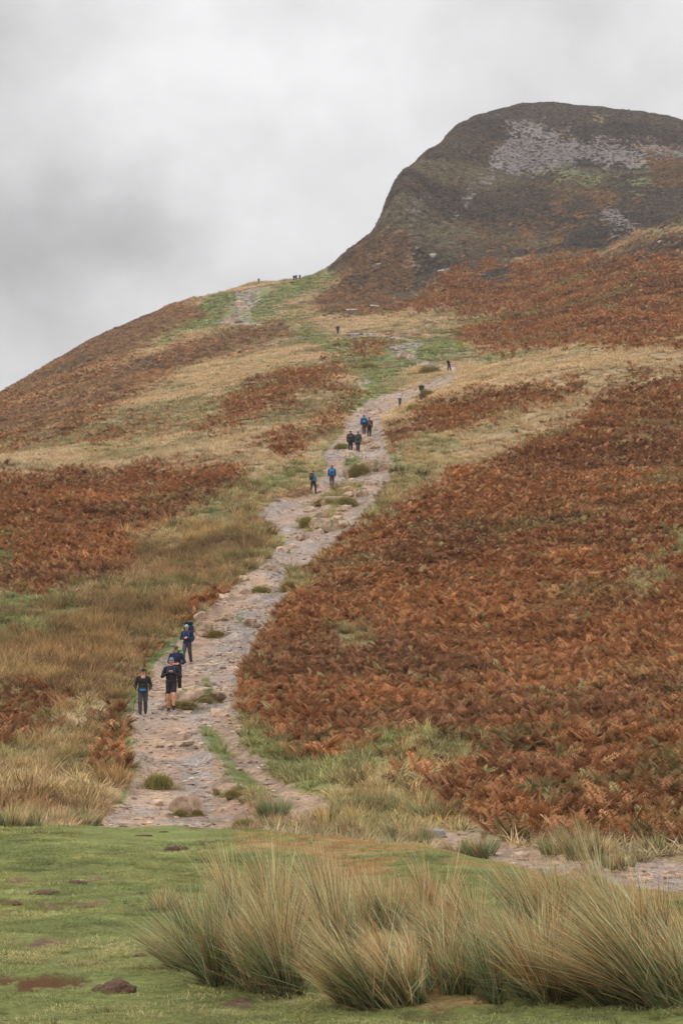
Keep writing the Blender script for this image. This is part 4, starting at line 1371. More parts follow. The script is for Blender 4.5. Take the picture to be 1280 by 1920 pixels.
for px, py, wm, L, n, dry, lab in [
    (508, 1540, .28, .80, 700, .25, 'dark green rush clump at the right edge of the path foot'),
    (556, 1566, .50, .55, 1100, .35, 'wide low green rush clump at the meadow brow beside the path foot'),
    (612, 1540, .30, .6, 600, .5, 'mixed rush clump behind the wide low green clump'),
    (662, 1574, .42, .62, 1000, .45, 'olive rush clump on the meadow brow in mid picture'),
    (765, 1588, .30, .85, 900, .55, 'tall pale rush clump left of the blue-grey stone'),
    (715, 1520, .45, .6, 700, .4, 'green rush clump on the bank above the tall pale clump'),
    (820, 1535, .4, .6, 700, .35, 'green rush clump on the bank behind the blue-grey stone'),
    (895, 1606, .42, .60, 1000, .5, 'rush clump between the two bare stretches of stream bed'),
    (1100, 1612, .36, .85, 1000, .7, 'tall tawny rush clump below the bracken beside the stream bed'),
    (1155, 1630, .3, .55, 700, .3, 'short green rush clump right of the tall tawny one'),
    (1050, 1600, .3, .6, 600, .5, 'small rush clump left of the tall tawny one'),
    (1225, 1600, .3, .55, 500, .6, 'brown rush clump under the bracken at the right frame edge'),
    (25, 1552, .55, .62, 900, .7, 'brown rush clump at the left frame edge behind the meadow'),
    (80, 1552, .55, .60, 900, .55, 'dark rush clump second from the left frame edge behind the meadow'),
    (135, 1548, .5, .55, 800, .5, 'olive rush clump ending the row left of the path foot'),
    (565, 1092, .32, .75, 700, .3, 'dark rush clump jutting into the path above the bracken'),
    (490, 1000, .6, .7, 900, .4, 'dark green rush clump on the left bank at the path bend'),
    (745, 885, .8, .8, 800, .5, 'olive rush clump right of the grass-topped ledge'),
]:
    rush(px, py, wm * 1.1, L * 1.25, int(n * 1.7), .5, (-.1, 0), dry, lab, SG, 36.5 if py > 1500 else 41, .011 if py > 1500 else .02, 3)


def tussock_mesh(seed, dry):
    g = np.random.default_rng(seed)
    n = 1500
    a = g.uniform(0, 2 * np.pi, n)
    r = np.sqrt(g.uniform(0, 1, n)) * .48
    hz = .34 * np.sqrt(np.clip(1 - (r / .5) ** 2, 0, 1)) * (1 + .2 * np.sin(a * 3 + seed))
    sk = np.arange(n) > 1080                                # a ragged skirt of grass around the hummock
    r = np.where(sk, g.uniform(.42, .8, n) * (1 + .25 * np.sin(a * 2 + seed)), r)
    hz = np.where(sk, 0.0, hz)
    b = np.stack([np.cos(a) * r, np.sin(a) * r * .8, hz], 1)
    rr = g.uniform(0, 1, n)

    def cols(t, q):
        base = np.where((rr < .5)[:, None], srgb(104, 106, 58), srgb(132, 118, 72))
        base = np.where((rr > 1 - dry * .35)[:, None], srgb(116, 84, 56), base)
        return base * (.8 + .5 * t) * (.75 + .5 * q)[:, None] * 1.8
    V, Q, T, C = blades(n, .4, (.16, .36), .7, (-.05, -.05), .5, .016, 2, cols, g, 0, b * [1, 1, .8])
    # the earthy hummock the grass grows on
    bm = bmesh.new()
    bmesh.ops.create_icosphere(bm, subdivisions=3, radius=.5)
    hv = np.array([v.co[:] for v in bm.verts])
    hf = np.array([[v.index for v in f.verts] for f in bm.faces])
    bm.free()
    hv *= 1 + .1 * np.sin(hv[:, :1] * 9 + seed) * np.cos(hv[:, 1:2] * 8)
    hv *= [.85, .7, .5]
    hv[:, 2] = np.maximum(hv[:, 2], -.1)
    hc = np.tile(srgb(110, 102, 66), (len(hv), 1))
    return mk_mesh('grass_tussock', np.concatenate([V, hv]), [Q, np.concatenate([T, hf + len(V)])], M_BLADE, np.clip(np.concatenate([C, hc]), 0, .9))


TUSS = [tussock_mesh(k, d_) for k, d_ in ((1, .2), (2, .6), (3, 1.2))]
for k, (px, py, w, hh, lab) in enumerate([
    (296, 1480, 54, .9, 'round grass tussock on the left of the lower path'), (338, 1532, 26, .9, 'grass tuft against the left side of the cleft boulder'),
    (370, 1530, 22, .9, 'grass tuft against the right side of the cleft boulder'), (458, 1558, 48, .8, 'dark grass tussock at the right foot of the path'),
    (440, 1496, 38, .7, 'grass tuft trailing behind the wedge-shaped boulder'), (405, 1196, 32, .8, 'grass tussock beside the squat brown block'),
    (385, 1318, 30, .6, 'grass tuft at the right end of the long mossy slab'), (388, 1298, 20, 1.2, 'small green tuft in mid path above the long slab'),
    (340, 1328, 60, .4, 'grass fringe along the base of the long mossy slab'), (488, 1112, 40, .6, 'brown grass tussock on the lower bend of the path'),
    (575, 990, 30, 1.2, 'dark grass tussock beside the broad mossy step'), (545, 1108, 36, .9, 'green tussock on the verge under the path bend'),
    (648, 948, 44, .7, 'grass tussock behind the flat pale slab'), (610, 946, 44, .5, 'low grass tussock just below the walker in the yellow hat'),
    (672, 892, 40, 1.0, 'brown grass tussock at the left end of the ledge block'), (640, 842, 30, .7, 'tussock at the left verge by the pair in black coats'), (776, 772, 30, .8, 'brown tussock by the walker in the pale jacket'),
    (800, 745, 30, .9, 'tawny tussock hiding the legs of the upper walker'), (690, 690, 40, .5, 'tawny tussock in the green saddle'),
    (805, 700, 40, .7, 'olive tussock left of the bending walker'), (940, 1645, 34, .8, 'brown tussock on the edge of the stream bed')]):
    (x, y, z), w_ = sized_px(px, py, w, 37.0 if py > 1540 else 39.0)
    link('grass_tussock', TUSS[k % 3], label=lab, cat='tussock', group='grass tussocks on the path', loc=(x, y + w_ * .25, z - .02 * w_), rot=(0, 0, rnd.uniform(-.5, .5)), scale=(w_ * 1.08, w_ * 1.08, w_ * hh * 1.5))

# bracken crowns standing out singly on the lower slope
# ------------------------------------------------------------------ dung on the meadow


def dung_mesh(seed, lumps, flat):
    r = random.Random(seed)
    bm = bmesh.new()
    for k in range(lumps):
        off = Vector((r.uniform(-.36, .36), r.uniform(-.2, .2), 0)) if k else Vector((0, 0, 0))
        rad = r.uniform(.16, .3) if k else .34
        g_ = bmesh.ops.create_icosphere(bm, subdivisions=3, radius=rad)
        so = Vector((r.uniform(0, 40), r.uniform(0, 40), 0))
        for v in g_['verts']:
            c = v.co * (1 + .28 * mnoise.fractal(v.co * 7 + so, 1.0, 2.0, 4))
            c.z = max(c.z * flat * (1 + .2 * r.random()), -.03)
            v.co = c + off
    me = bpy.data.meshes.new('dung')
    bm.to_mesh(me)
    bm.free()
    me.materials.append(M_DUNG)
    me.polygons.foreach_set('use_smooth', [True] * len(me.polygons))
    return me


for k, (px, py, w, fl, lab) in enumerate([
    (219, 1862, 88, .62, 'large dark brown dung heap beside the puddle'), (330, 1594, 40, .5, 'dark dung lump on the turf below the path foot'),
    (141, 1657, 38, .4, 'brown dung pat in the middle of the turf'), (85, 1677, 70, .26, 'long flat dung streak left of the middle pat'),
    (14, 1698, 42, .5, 'rust-brown dung pat at the left frame edge'), (160, 1703, 38, .2, 'flat faded dung smear below the middle pat'),
    (258, 1794, 28, .4, 'small dark dung crumb above the large heap'), (309, 1561, 20, .3, 'small far dung pat at the brow of the turf'),
    (272, 1568, 34, .2, 'thin grey dung smear at the brow of the turf'), (70, 1562, 40, .22, 'dark dung smear on bare earth at the far left brow')]):
    (x, y, z), w_ = sized_px(px, py, w, 9.0)
    link('dung', dung_mesh(500 + k, 6, fl), label=lab, cat='dung', group='dung on the near meadow', loc=(x, y + w_ * .2, z + .004), rot=(0, 0, rnd.uniform(-.3, .3)), scale=(w_, w_, w_))

# ------------------------------------------------------------------ people


def capsule(p0, p1, r0, r1, seg=12):
    p0, p1 = np.array(p0, float), np.array(p1, float)
    ax = p1 - p0
    L = np.linalg.norm(ax) + 1e-9
    ax /= L
    t = np.array([1, 0, 0]) if abs(ax[0]) < .8 else np.array([0, 1, 0])
    s = np.cross(ax, t)
    s /= np.linalg.norm(s)
    q = np.cross(ax, s)
    rings = [(-r0 * math.sin(a), r0 * math.cos(a)) for a in (1.2, .8, .4)] + [(0, r0), (L * .5, (r0 + r1) / 2), (L, r1)] + [(L + r1 * math.sin(a), r1 * math.cos(a)) for a in (.4, .8, 1.2)]
    V = [p0 - ax * r0]
    for h, r in rings:
        for k in range(seg):
            a = 2 * math.pi * k / seg
            V.append(p0 + ax * h + (s * math.cos(a) + q * math.sin(a)) * r)
    V.append(p1 + ax * r1)
    F = []
    for k in range(seg):
        F.append((0, 1 + (k + 1) % seg, 1 + k))
    for i in range(len(rings) - 1):
        for k in range(seg):
            a, b = 1 + i * seg + k, 1 + i * seg + (k + 1) % seg
            F += [(a, b, b + seg), (a, b + seg, a + seg)]
    e = 1 + (len(rings) - 1) * seg
    for k in range(seg):
        F.append((len(V) - 1, e + k, e + (k + 1) % seg))
    return np.array(V), np.array(F)


_bm = bmesh.new()
bmesh.ops.create_icosphere(_bm, subdivisions=3, radius=1.0)
ICO_V = np.array([v.co[:] for v in _bm.verts])
ICO_F = np.array([[v.index for v in f.verts] for f in _bm.faces])
_bm.free()


class Body:
    def __init__(self):
        self.V, self.F, self.prims, self.n = [], [], [], 0

    def _add(self, V, F):
        self.V.append(V)
        self.F.append(F + self.n)
        self.n += len(V)

    def cap(self, p0, p1, r0, r1, m, bias=0):
        self._add(*capsule(p0, p1, r0, r1))
        self.prims.append(('c', np.array(p0, float), np.array(p1, float), r0, r1, m, bias))

    def ell(self, c, r, m, rot=(0, 0, 0), bias=0):
        M = np.array(Euler(rot).to_matrix())
        self._add((ICO_V * np.array(r)) @ M.T + np.array(c), ICO_F)
        self.prims.append(('e', np.array(c, float), M, np.array(r, float), 0, m, bias))

    def build(self, name, voxel, mats):
        V, F = np.concatenate(self.V), np.concatenate(self.F)
        me = bpy.data.meshes.new(name)
        me.from_pydata(V.tolist(), [], F.tolist())
        tmp = bpy.data.objects.new('tmp_body', me)
        COL.objects.link(tmp)
        md = tmp.modifiers.new('r', 'REMESH')
        md.mode = 'VOXEL'
        md.voxel_size = voxel
        sm = tmp.modifiers.new('s', 'SMOOTH')
        sm.factor = .5
        sm.iterations = 2
        bpy.context.view_layer.update()
        dg = bpy.context.evaluated_depsgraph_get()
        out = bpy.data.meshes.new_from_object(tmp.evaluated_get(dg))
        bpy.data.objects.remove(tmp)
        bpy.data.meshes.remove(me)
        out.name = name
        out.materials.clear()
        for m in mats:
            out.materials.append(m)
        n = len(out.polygons)
        C = np.zeros(n * 3)
        out.polygons.foreach_get('center', C)
        C = C.reshape(-1, 3)
        best = np.full(n, 1e9)
        mi = np.zeros(n, int)
        for p in self.prims:
            if p[0] == 'c':
                _, a, b, r0, r1, m, bias = p
                ab = b - a
                t = np.clip(((C - a) @ ab) / (ab @ ab + 1e-9), 0, 1)
                d = np.linalg.norm(C - a - t[:, None] * ab, axis=1) - (r0 + (r1 - r0) * t)
            else:
                _, c, M, r, _, m, bias = p
                q = (C - c) @ M / r
                k = np.linalg.norm(q, axis=1)
                d = (k - 1) * r.min()
            d = d - bias
            mi = np.where(d < best, m, mi)
            best = np.minimum(best, d)
        out.polygons.foreach_set('material_index', mi.astype(np.int32))
        out.polygons.foreach_set('use_smooth', np.ones(n, bool))
        return out


SKIN, TOP, LEGS, SHOE, HAIR, SHIN, DARKM, LIP = range(8)


def hand(B, w, d, nrm, side, curl, detail=True):
    """palm, four unequal fingers with a knuckle bend, thumb leaving the side of the palm"""
    d, nrm = Vector(d).normalized(), Vector(nrm).normalized()
    s = d.cross(nrm).normalized() * side
    nrm = s.cross(d).normalized() * side
    w = Vector(w)
    B.cap(w, w + d * .035, .024, .026, SKIN)
    B.ell(w + d * .05, (.038, .045, .017), SKIN, Matrix((s, d, nrm)).transposed().to_euler())
    if not detail:
        B.cap(w + d * .07, w + d * .12 + nrm * .03, .026, .018, SKIN)
        return
    for i, ln in enumerate((.066, .075, .070, .055)):
        b = w + d * .082 + s * (.029 - .0195 * i)
        d1 = (d * math.cos(curl * .8) + nrm * math.sin(curl * .8))
        d2 = (d * math.cos(curl * 1.9) + nrm * math.sin(curl * 1.9))
        k = b + d1 * ln * .55
        B.cap(b - d * .015, k, .0095, .0088, SKIN)
        B.cap(k, k + d2 * ln * .5, .0088, .0075, SKIN)
    b = w + d * .03 + s * .034
    t1 = (d * .55 + s * .6 + nrm * .35).normalized()
    t2 = (d * .8 + s * .1 + nrm * .55).normalized()
    B.cap(b, b + t1 * .04, .012, .0105, SKIN)
    B.cap(b + t1 * .04, b + t1 * .04 + t2 * .03, .0105, .008, SKIN)


def fabric(rgb, tag):
    return plain_material('cloth_' + tag, srgb(*rgb), .88, .22, 26, .15)


M_SKIN = plain_material('skin', srgb(212, 150, 124), .55, .08, 20, .35)
M_DARK = plain_material('dark_trim', srgb(30, 28, 28), .7, .2, 20)
M_LIP = plain_material('lips', srgb(176, 104, 96), .5, .05, 20)
M_SHOE = plain_material('boot', srgb(38, 36, 36), .7, .3, 30)
HAIRS = {'brown': plain_material('hair_brown', srgb(62, 46, 36), .6, .3, 60), 'grey': plain_material('hair_grey', srgb(150, 144, 138), .6, .2, 60)}


def person(label, px, py, top, top_c, leg_c, rotz=0.0, elbows=None, hands=None, hand_dir=None, step=.14, lean=0.0, nod=0.0, shorts=False, hat=None, hair='brown',
           hood=False, voxel=.009, detail=True, dmin=41.0, dmax=1200.0, coat=False, width=1.12, group='walkers on the path', skirt_c=None, lift=.05, fixed_h=None, neckline=False):
    x, y, z = hit(px, py, dmin, dmax)
    h = fixed_h or min(max((py - top) * y / FPX * .985, 1.55), 1.92)
    s = h / 1.75
    width = width if detail else width * 1.14
    B = Body()
    ln = Matrix.Rotation(lean, 3, 'X')
    hipc = Vector((0, 0, .93))

    def T(v):                       # lean the upper body forward about the hips
        return ln @ (Vector(v) - hipc) + hipc
    er = (lean, 0, 0)
    # trunk
    B.ell((0, 0, .95), (.165 * width, .118 * width, .13), LEGS)
    B.ell(T((0, -.005, 1.10)), (.152 * width, .112 * width, .17), TOP, er)
    B.ell(T((0, -.005, 1.30)), (.172 * width, .118 * width, .19), TOP, er)
    B.cap(T((-.145 * width, 0, 1.415)), T((.145 * width, 0, 1.415)), .066, .066, TOP)
    B.cap(T((0, .01, 1.40)), T((0, .0, 1.49)), .085, .062, TOP)
    hem = .80 if coat else .93
    B.ell(T((0, 0, hem + .06)), (.178 * width, .13 * width, .14 if coat else .10), TOP, bias=.012)
    # neck and head
    hp = T((0, -.012, 1.535))
    nodM = Matrix.Rotation(lean * .6 + nod, 3, 'X')

    def H(v):
        return nodM @ Vector(v) + hp
    hr = (lean * .6 + nod, 0, 0)
    B.cap(T((0, 0, 1.44)), H((0, .0, .04)), .056, .054, SKIN)
    B.ell(H((0, -.005, .115)), (.076, .096, .108), HAIR if False else SKIN, hr)
    B.ell(H((0, -.042, .055)), (.055, .055, .05), SKIN, hr)                         # jaw
    B.cap(H((0, -.098, .115)), H((0, -.116, .088)), .009, .014, SKIN)               # nose
    for sx in (-1, 1):
        B.ell(H((.077 * sx, .008, .10)), (.012, .02, .032), SKIN, hr)               # ear
        B.ell(H((.031 * sx, -.089, .122)), (.014, .012, .009), DARKM, hr)           # eye
        B.cap(H((.016 * sx, -.095, .140)), H((.048 * sx, -.084, .142)), .007, .006, HAIR)
    B.cap(H((-.02, -.088, .058)), H((.02, -.088, .058)), .008, .008, LIP)
    B.ell(H((0, .018, .135)), (.081, .092, .098), HAIR, hr, bias=-.002)             # hair
    if neckline:
        B.ell(T((0, -.06, 1.44)), (.075, .06, .05), SKIN, er, bias=.02)
    if hood:
        B.ell(T((0, .06, 1.47)), (.11, .075, .07), TOP, er)
    # arms
    elbows = elbows or [(-.27, .03, 1.13), (.27, .03, 1.13)]
    hands = hands or [(-.27, -.10, .90), (.27, -.10, .90)]
    hd = hand_dir or [(0, -.25, -1), (0, -.25, -1)]
    for sx, e, w, d in zip((-1, 1), elbows, hands, hd):
        sh = T((.178 * sx * width, 0, 1.405))
        e, w = T(e), T(w)
        B.cap(sh, e, .070, .056, TOP)
        B.cap(e, w, .056, .042, TOP)
        hand(B, w, d, (-sx * .9, -.35, .1), -sx, .75, detail)
    # legs
    for sx, st, lf in ((-1, step, 0.0), (1, -step, lift)):
        hip = Vector((.088 * sx, 0, .92))
        kn = Vector((.098 * sx, -.06 - st * .75, .49 + lf * .5))
        an = Vector((.092 * sx, -st * 1.25 + .02, .085 + lf))
        if shorts:
            k2 = hip.lerp(kn, .6)
            B.cap(hip, k2, .098, .088, LEGS, bias=.006)
            B.cap(k2, kn, .066, .056, SKIN)
            B.cap(kn, kn.lerp(an, .4) + Vector((0, .015, 0)), .056, .058, SKIN)
            B.cap(kn.lerp(an, .4), an + Vector((0, 0, .03)), .054, .038, SKIN)
            B.cap(an + Vector((0, 0, .07)), an, .041, .041, DARKM)
        else:
            B.cap(hip, kn, .108, .082, LEGS)
            B.cap(kn, kn.lerp(an, .4) + Vector((0, .015, 0)), .078, .076, LEGS)
            B.cap(kn.lerp(an, .4), an + Vector((0, 0, .02)), .074, .064, LEGS)
        toe = -.15
        B.cap(an + Vector((0, .03, -.035)), an + Vector((.012 * sx, toe, -.048 - lf * .2)), .046, .036, SHOE)
        B.cap(an + Vector((0, .045, -.06)), an + Vector((.012 * sx, toe + .01, -.06 - lf * .2)), .026, .026, SHOE)
        B.cap(an + Vector((0, 0, .03)), an + Vector((0, 0, -.03)), .048, .05, SHOE)
    mats = [M_SKIN, top_c, leg_c, M_SHOE, HAIRS[hair], M_SKIN, M_DARK, M_LIP]
    me = B.build('person', voxel, mats)
    zmin = min(v.co.z for v in me.vertices)
    o = link('person', me, label=label, cat='person', group=group, loc=(x, y, z - zmin * s - .012), rot=(0, 0, rotz), scale=(s, s, s))
    if hat:
        kind, mat = hat
        bm = bmesh.new()
        bmesh.ops.create_uvsphere(bm, u_segments=20, v_segments=14, radius=1)
        for v in list(bm.verts):
            if v.co.z < (.02 if kind != 'beanie' else -.12):
                bm.verts.remove(v)
        for v in bm.verts:
            k = 1.12 if kind == 'beanie' and v.co.z < .12 else 1.06
            v.co = H((v.co.x * .084 * k, v.co.y * .103 * k + .0, .128 + v.co.z * (.112 if kind == 'beanie' else .1)))
        if kind in ('cap', 'brim'):
            nseg = 20
            rim0, rim1 = [], []
            for q in range(nseg):
                a = 2 * math.pi * q / nseg
                fr = max(0, -math.sin(a)) ** 1.5 if kind == 'cap' else 1.0
                rim0.append(bm.verts.new(H((math.cos(a) * .086, math.sin(a) * .106, .135))))
                rim1.append(bm.verts.new(H((math.cos(a) * (.09 + (.045 * fr if kind == 'brim' else .004)), math.sin(a) * (.11 + (.07 if kind == 'cap' else .045) * fr), .133 - .012 * fr))))
            for q in range(nseg):
                bm.faces.new((rim0[q], rim0[(q + 1) % nseg], rim1[(q + 1) % nseg], rim1[q]))
        hm = bpy.data.meshes.new('hat')
        bm.to_mesh(hm)
        bm.free()
        hm.materials.append(mat)
        hm.polygons.foreach_set('use_smooth', [True] * len(hm.polygons))
        ho = link({'beanie': 'knitted_hat', 'cap': 'cap', 'brim': 'sun_hat'}[kind], hm, parent=o)
        so = ho.modifiers.new('thick', 'SOLIDIFY')
        so.thickness = .008
    o['_s'] = s
    B.T, B.o, B.s = T, o, s
    return B


def rounded_box(c, size, p=3.5, rot=None):
    d = np.sign(ICO_V) * np.abs(ICO_V)
    k = (np.abs(d) ** p).sum(1) ** (-1 / p)
    V = d * k[:, None] * np.array(size) / 2
    if rot is not None:
        V = V @ np.array(rot).T
    return V + np.array(c)


def sub_mesh(name, V, F, mat, parent, mod=None):
    me = mk_mesh(name, V, np.asarray(F), mat, None, True)
    return link(name, me, parent=parent)


def tube(points, r, seg=8):
    V, F, n = [], [], 0
    for a, b in zip(points[:-1], points[1:]):
        v, f = capsule(a, b, r, r, seg)
        V.append(v)
        F.append(f + n)
        n += len(v)
    return np.concatenate(V), np.concatenate(F)


def backpack(B, label, size, main, trim, top=1.50, front_straps=True, strap_mat=None, lower=None, group='packs carried by walkers'):
    """hangs on the back: body, lid, pocket and two shoulder straps"""
    o = B.o
    e = link('backpack', None, label=label, cat='backpack', group=group, loc=o.location, rot=o.rotation_euler, scale=o.scale)
    w, dp, h = size
    yb = .115 + dp / 2
    body = rounded_box((0, 0, 0), (w, dp, h), 4)
    body[:, 0] *= 1 + .08 * np.sin(body[:, 2] * 9)
    R3 = Matrix.Rotation(0, 3, 'X')
    tr = lambda V: np.array([B.T(v)[:] for v in V])
    lean_b = lambda V, c: tr(V + np.array(c))
    sub_mesh('pack_body', lean_b(body, (0, yb, top - h / 2)), ICO_F, main, e)
    sub_mesh('pack_lid', lean_b(rounded_box((0, 0, 0), (w * .92, dp * 1.05, h * .2), 3), (0, yb, top - .01)), ICO_F, trim, e)
    sub_mesh('pack_pocket', lean_b(rounded_box((0, 0, 0), (w * .7, dp * .45, h * .38), 3), (0, yb + dp * .5, top - h * .62)), ICO_F, trim, e)
    if lower is not None:
        sub_mesh('pack_base', lean_b(rounded_box((0, 0, 0), (w * 1.03, dp * 1.05, h * .3), 3), (0, yb, top - h * .88)), ICO_F, lower, e)
    if front_straps:
        for sx in (-1, 1):
            pts_ = [(.10 * sx, .12, 1.42), (.105 * sx, .03, 1.487), (.105 * sx, -.07, 1.455), (.11 * sx, -.122, 1.34), (.125 * sx, -.12, 1.2), (.165 * sx, -.03, 1.1), (.15 * sx, .1, 1.06)]
            V, F = tube([B.T(p)[:] for p in pts_], .021)
            sub_mesh('shoulder_strap', V, F, strap_mat or trim, e)
    return e


def pole(B, sx, hand_p, tip, mat, label):
    o = B.o
    e = link('walking_pole', None, label=label, cat='walking pole', group='walking poles', loc=o.location, rot=o.rotation_euler, scale=o.scale)
    hp, tp = B.T(hand_p), Vector(tip)
    d = (tp - hp).normalized()
    V, F = tube([hp - d * .02, hp + (tp - hp) * .5, tp], .0105)
    sub_mesh('shaft', V, F, mat, e)
    V, F = tube([hp - d * .10, hp + d * .05], .019)
    sub_mesh('grip', V, F, M_DARK, e)
    V, F = tube([tp - d * .06, tp - d * .05], .028)
    sub_mesh('basket', V, F, M_DARK, e)
    return e


blk, navy, char = fabric((54, 52, 54), 'black'), fabric((50, 58, 86), 'navy'), fabric((80, 78, 84), 'charcoal')
teal, blue, sky_b = fabric((62, 104, 122), 'teal'), fabric((44, 78, 128), 'blue'), fabric((70, 140, 190), 'bright_blue')
dkblue = fabric((52, 74, 106), 'slate_blue')
PACKS = []
# the four coming down the lower path
b1 = person('walker in black top and cap with a blue waist pack and two poles', 268, 1341, 1254, blk, char, 0.05,
            elbows=[(-.30, .05, 1.12), (.30, .05, 1.12)], hands=[(-.25, -.16, 1.0), (.25, -.16, .98)], hand_dir=[(.1, -.9, -.35), (-.1, -.9, -.35)], step=.10, nod=.08, hat=('cap', M_DARK), dmin=55, neckline=True)
b2 = person('walker in shorts, grey knitted hat and dark top clasping hands at the chest', 321, 1334, 1232, blk, blk, 0.0,
            elbows=[(-.30, .0, 1.14), (.30, .0, 1.14)], hands=[(-.06, -.25, 1.26), (.06, -.25, 1.26)], hand_dir=[(.5, -.3, .6), (-.5, -.3, .6)], step=-.13, nod=.15, shorts=True,
            hat=('beanie', fabric((112, 126, 134), 'grey_knit')), width=1.1, coat=False, dmin=55)
b3 = person('stooping walker in hooded navy jacket behind the walker in shorts', 331, 1299, 1209, navy, blk, -.1,
            elbows=[(-.29, .02, 1.14), (.31, .02, 1.14)], hands=[(-.12, -.22, 1.1), (.14, -.22, 1.1)], hand_dir=[(.6, -.5, .1), (-.6, -.5, .1)], step=.12, lean=.22, nod=.2, hood=True,
            hat=('cap', fabric((88, 84, 66), 'olive')), coat=True, width=1.12, dmin=58)
b4 = person('walker in navy jacket and pale teal hat carrying the tallest pack', 351, 1246, 1170, navy, char, -.25,
            elbows=[(-.30, .04, 1.14), (.29, .04, 1.14)], hands=[(-.02, -.24, 1.18), (.08, -.24, 1.16)], hand_dir=[(.5, -.5, .2), (-.6, -.5, .1)], step=.2, lean=.1, nod=.22,
            hat=('beanie', fabric((150, 176, 178), 'pale_teal')), dmin=62)
wp = link('waist_pack', None, label='bright blue waist pack on the walker in black', cat='waist pack', loc=b1.o.location, rot=b1.o.rotation_euler, scale=b1.o.scale)
sub_mesh('pouch', rounded_box((0, -.165, .955), (.24, .10, .11), 3), ICO_F, sky_b, wp)
sub_mesh('pouch_flap', rounded_box((0, -.17, .995), (.235, .10, .05), 3), ICO_F, blue, wp)
a_ = np.linspace(0, 2 * np.pi, 25)
V, F = tube([(math.cos(t) * .185, math.sin(t) * .14, .97) for t in a_], .014)
sub_mesh('belt', V, F, M_DARK, wp)
pole(b1, -1, (-.25, -.26, 1.0), (-.34, -.42, .02), fabric((70, 110, 110), 'pole_green'), 'dark walking pole in the left-side hand of the walker in black')
pole(b1, 1, (.25, -.26, .98), (.40, -.46, .02), fabric((120, 186, 216), 'pole_blue'), 'light blue walking pole beside the walker in black')
backpack(b1, 'small black daypack on the walker with poles', (.27, .14, .40), blk, M_DARK, 1.42, True, blk)
backpack(b2, 'blue-strapped daypack on the walker in shorts', (.29, .16, .44), blue, dkblue, 1.43, True, blue)
backpack(b3, 'green-covered backpack on the stooping walker', (.40, .28, .56), fabric((132, 168, 104), 'pack_green'), fabric((120, 158, 98), 'pack_green_lid'), 1.56, True, navy)
backpack(b4, 'tall navy and teal backpack rising above the pale teal hat', (.40, .28, .82), navy, fabric((34, 38, 60), 'deep_navy'), 1.80, True, teal, teal)
# climbers seen from behind
UP = math.pi
c1 = person('climber in pale blue jacket and yellow hat with something white in hand', 587, 925, 880, fabric((104, 146, 164), 'pale_blue'), blk, UP - .6, hands=[(-.24, -.1, .92), (.22, -.32, 1.08)],
            hand_dir=[(0, -.25, -1), (0, -1, 0)], step=.16, hat=('brim', fabric((206, 160, 80), 'yellow')), voxel=.014, detail=False, dmin=100)
c2 = person('climber in blue jacket and blue pack right of the yellow hat', 622, 914, 871, blue, char, UP, step=.1, hat=('cap', fabric((150, 150, 156), 'grey_cap')), voxel=.014, detail=False, dmin=100)
backpack(c1, 'dark backpack on the climber in the yellow hat', (.33, .2, .5), char, blk, 1.47, True)
backpack(c2, 'bright blue backpack on the climber beside the yellow hat', (.34, .22, .54), sky_b, blue, 1.50, True)
c3 = person('climber in bulky black coat, left of the pair in black', 657, 848, 806, blk, blk, UP, step=.06, coat=True, width=1.2, voxel=.014, detail=False, dmin=110)
c4 = person('climber in dark jacket, right of the pair in black', 671, 847, 807, char, blk, UP + .1, step=.1, coat=True, voxel=.014, detail=False, dmin=110)
backpack(c3, 'charcoal backpack on the left climber in black', (.40, .22, .55), char, blk, 1.46, True)
backpack(c4, 'slate backpack on the right climber in black', (.30, .2, .46), dkblue, char, 1.47, True)
c5 = person('climber with a blue pack ahead of the pair in black', 682, 815, 777, blue, char, UP + .1, step=.12, voxel=.014, detail=False, dmin=115)
c6 = person('climber in dark clothes at the right of the blue pack', 692, 820, 781, blk, blk, UP, step=.08, width=1.08, voxel=.014, detail=False, dmin=115)
backpack(c5, 'blue backpack on the climber ahead of the pair in black', (.36, .22, .54), blue, sky_b, 1.48, True)
backpack(c6, 'dark backpack with a red lid on the climber in dark clothes', (.32, .2, .5), char, fabric((150, 70, 56), 'red'), 1.48, True)
FARV = dict(voxel=.022, detail=False)
person('walker in pale jacket and white hat coming down the upper path', 749, 762, 732, fabric((196, 192, 182), 'pale_grey'), char, .3, step=.12, hat=('brim', fabric((225, 222, 214), 'white_hat')), **FARV, dmin=160)
person('walker in dark jacket and white cap half hidden by the bank', 790, 746, 717, fabric((60, 58, 70), 'dark_slate'), char, .2, hat=('cap', fabric((222, 218, 206), 'cream_cap')), **FARV, dmin=176)
person('walker in black bending forward at the top of the upper path', 842, 697, 673, blk, blk, -1.2, lean=.5, step=.12, **FARV, dmin=215, fixed_h=1.75)
person('walker in pink top and white trousers beside the bending walker', 850, 700, 676, fabric((196, 150, 150), 'pink'), fabric((220, 216, 210), 'white_trousers'), -.4, step=.06, **FARV, dmin=215)
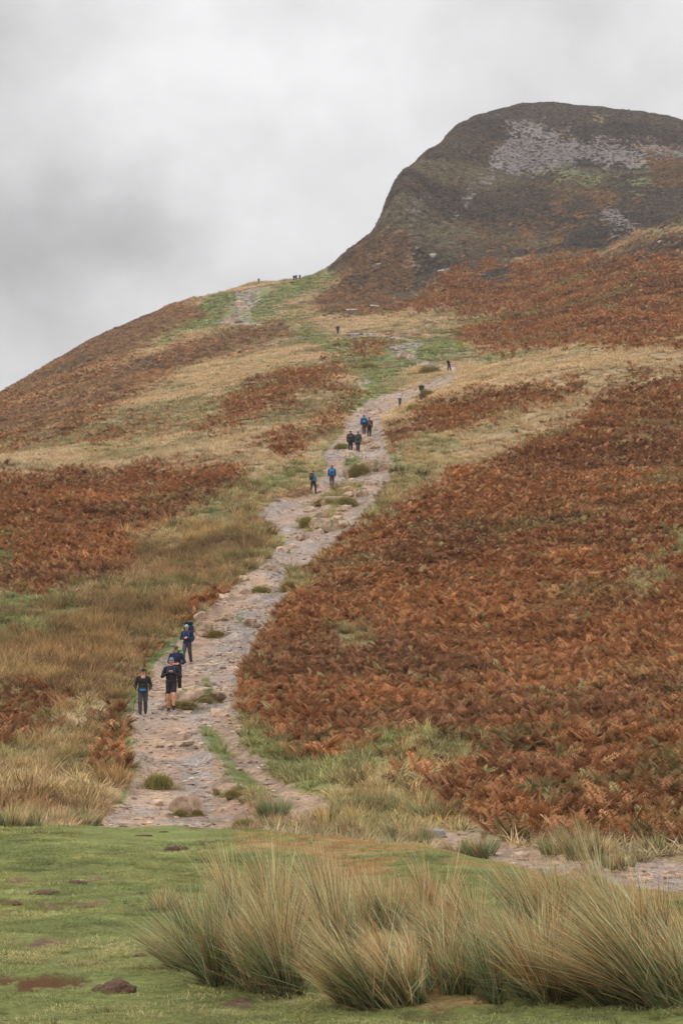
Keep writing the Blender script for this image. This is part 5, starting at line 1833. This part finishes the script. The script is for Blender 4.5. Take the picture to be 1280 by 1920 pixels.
person('distant walker in dark blue on the saddle', 633, 627, 608, fabric((60, 66, 86), 'dim_blue'), blk, 0, step=.08, coat=True, **FARV, dmin=260, fixed_h=1.8)
person('distant walker in pale clothes left of the one in dark blue', 603, 619, 601, fabric((196, 172, 160), 'pale_pink'), fabric((170, 150, 136), 'buff'), .3, step=.1, **FARV, dmin=260, fixed_h=1.75)
person('tiny figure in yellow-green alone on the ridge skyline', 485, 532, 522, fabric((120, 122, 70), 'moss'), char, 0, **FARV, dmin=400, fixed_h=1.75)
person('tiny dark figure, left of the trio on the ridge skyline', 551, 527, 514, navy, blk, 0, **FARV, dmin=400, coat=True, fixed_h=1.8)
person('tiny slate figure in the middle of the trio on the skyline', 555, 526, 514, dkblue, blk, UP, **FARV, dmin=400, fixed_h=1.85)
person('tiny dark figure, right of the trio on the ridge skyline', 562, 525, 514, char, blk, 0, **FARV, dmin=400, fixed_h=1.75)
person('tiny figure standing on the very top of the summit dome', 1178, 211, 204, char, blk, 0, **FARV, dmin=600, fixed_h=1.8, group='walkers on the skyline')

# ------------------------------------------------------------------ damp autumn air
hzm = bpy.data.materials.new('haze')
hzm.use_nodes = True
hn, hl = hzm.node_tree.nodes, hzm.node_tree.links
hn.remove(hn['Principled BSDF'])
pv_ = hn.new('ShaderNodeVolumePrincipled')
pv_.inputs['Color'].default_value = (.93, .94, .96, 1)
pv_.inputs['Density'].default_value = 0.00015
pv_.inputs['Anisotropy'].default_value = 0.0
hl.new(pv_.outputs[0], hn['Material Output'].inputs['Volume'])
lo, hi = V_all.min(0) - [20, 40, 1.5], V_all.max(0) + [20, 20, 12]
hv = np.array([[x, y, z] for z in (lo[2], hi[2]) for y in (lo[1], hi[1]) for x in (lo[0], hi[0])])
hf = np.array([[0, 2, 3, 1], [4, 5, 7, 6], [0, 1, 5, 4], [2, 6, 7, 3], [0, 4, 6, 2], [1, 3, 7, 5]])
link('haze', mk_mesh('haze', hv, hf, hzm), label='thin damp haze in the air over the whole hill', cat='haze', kind='stuff')
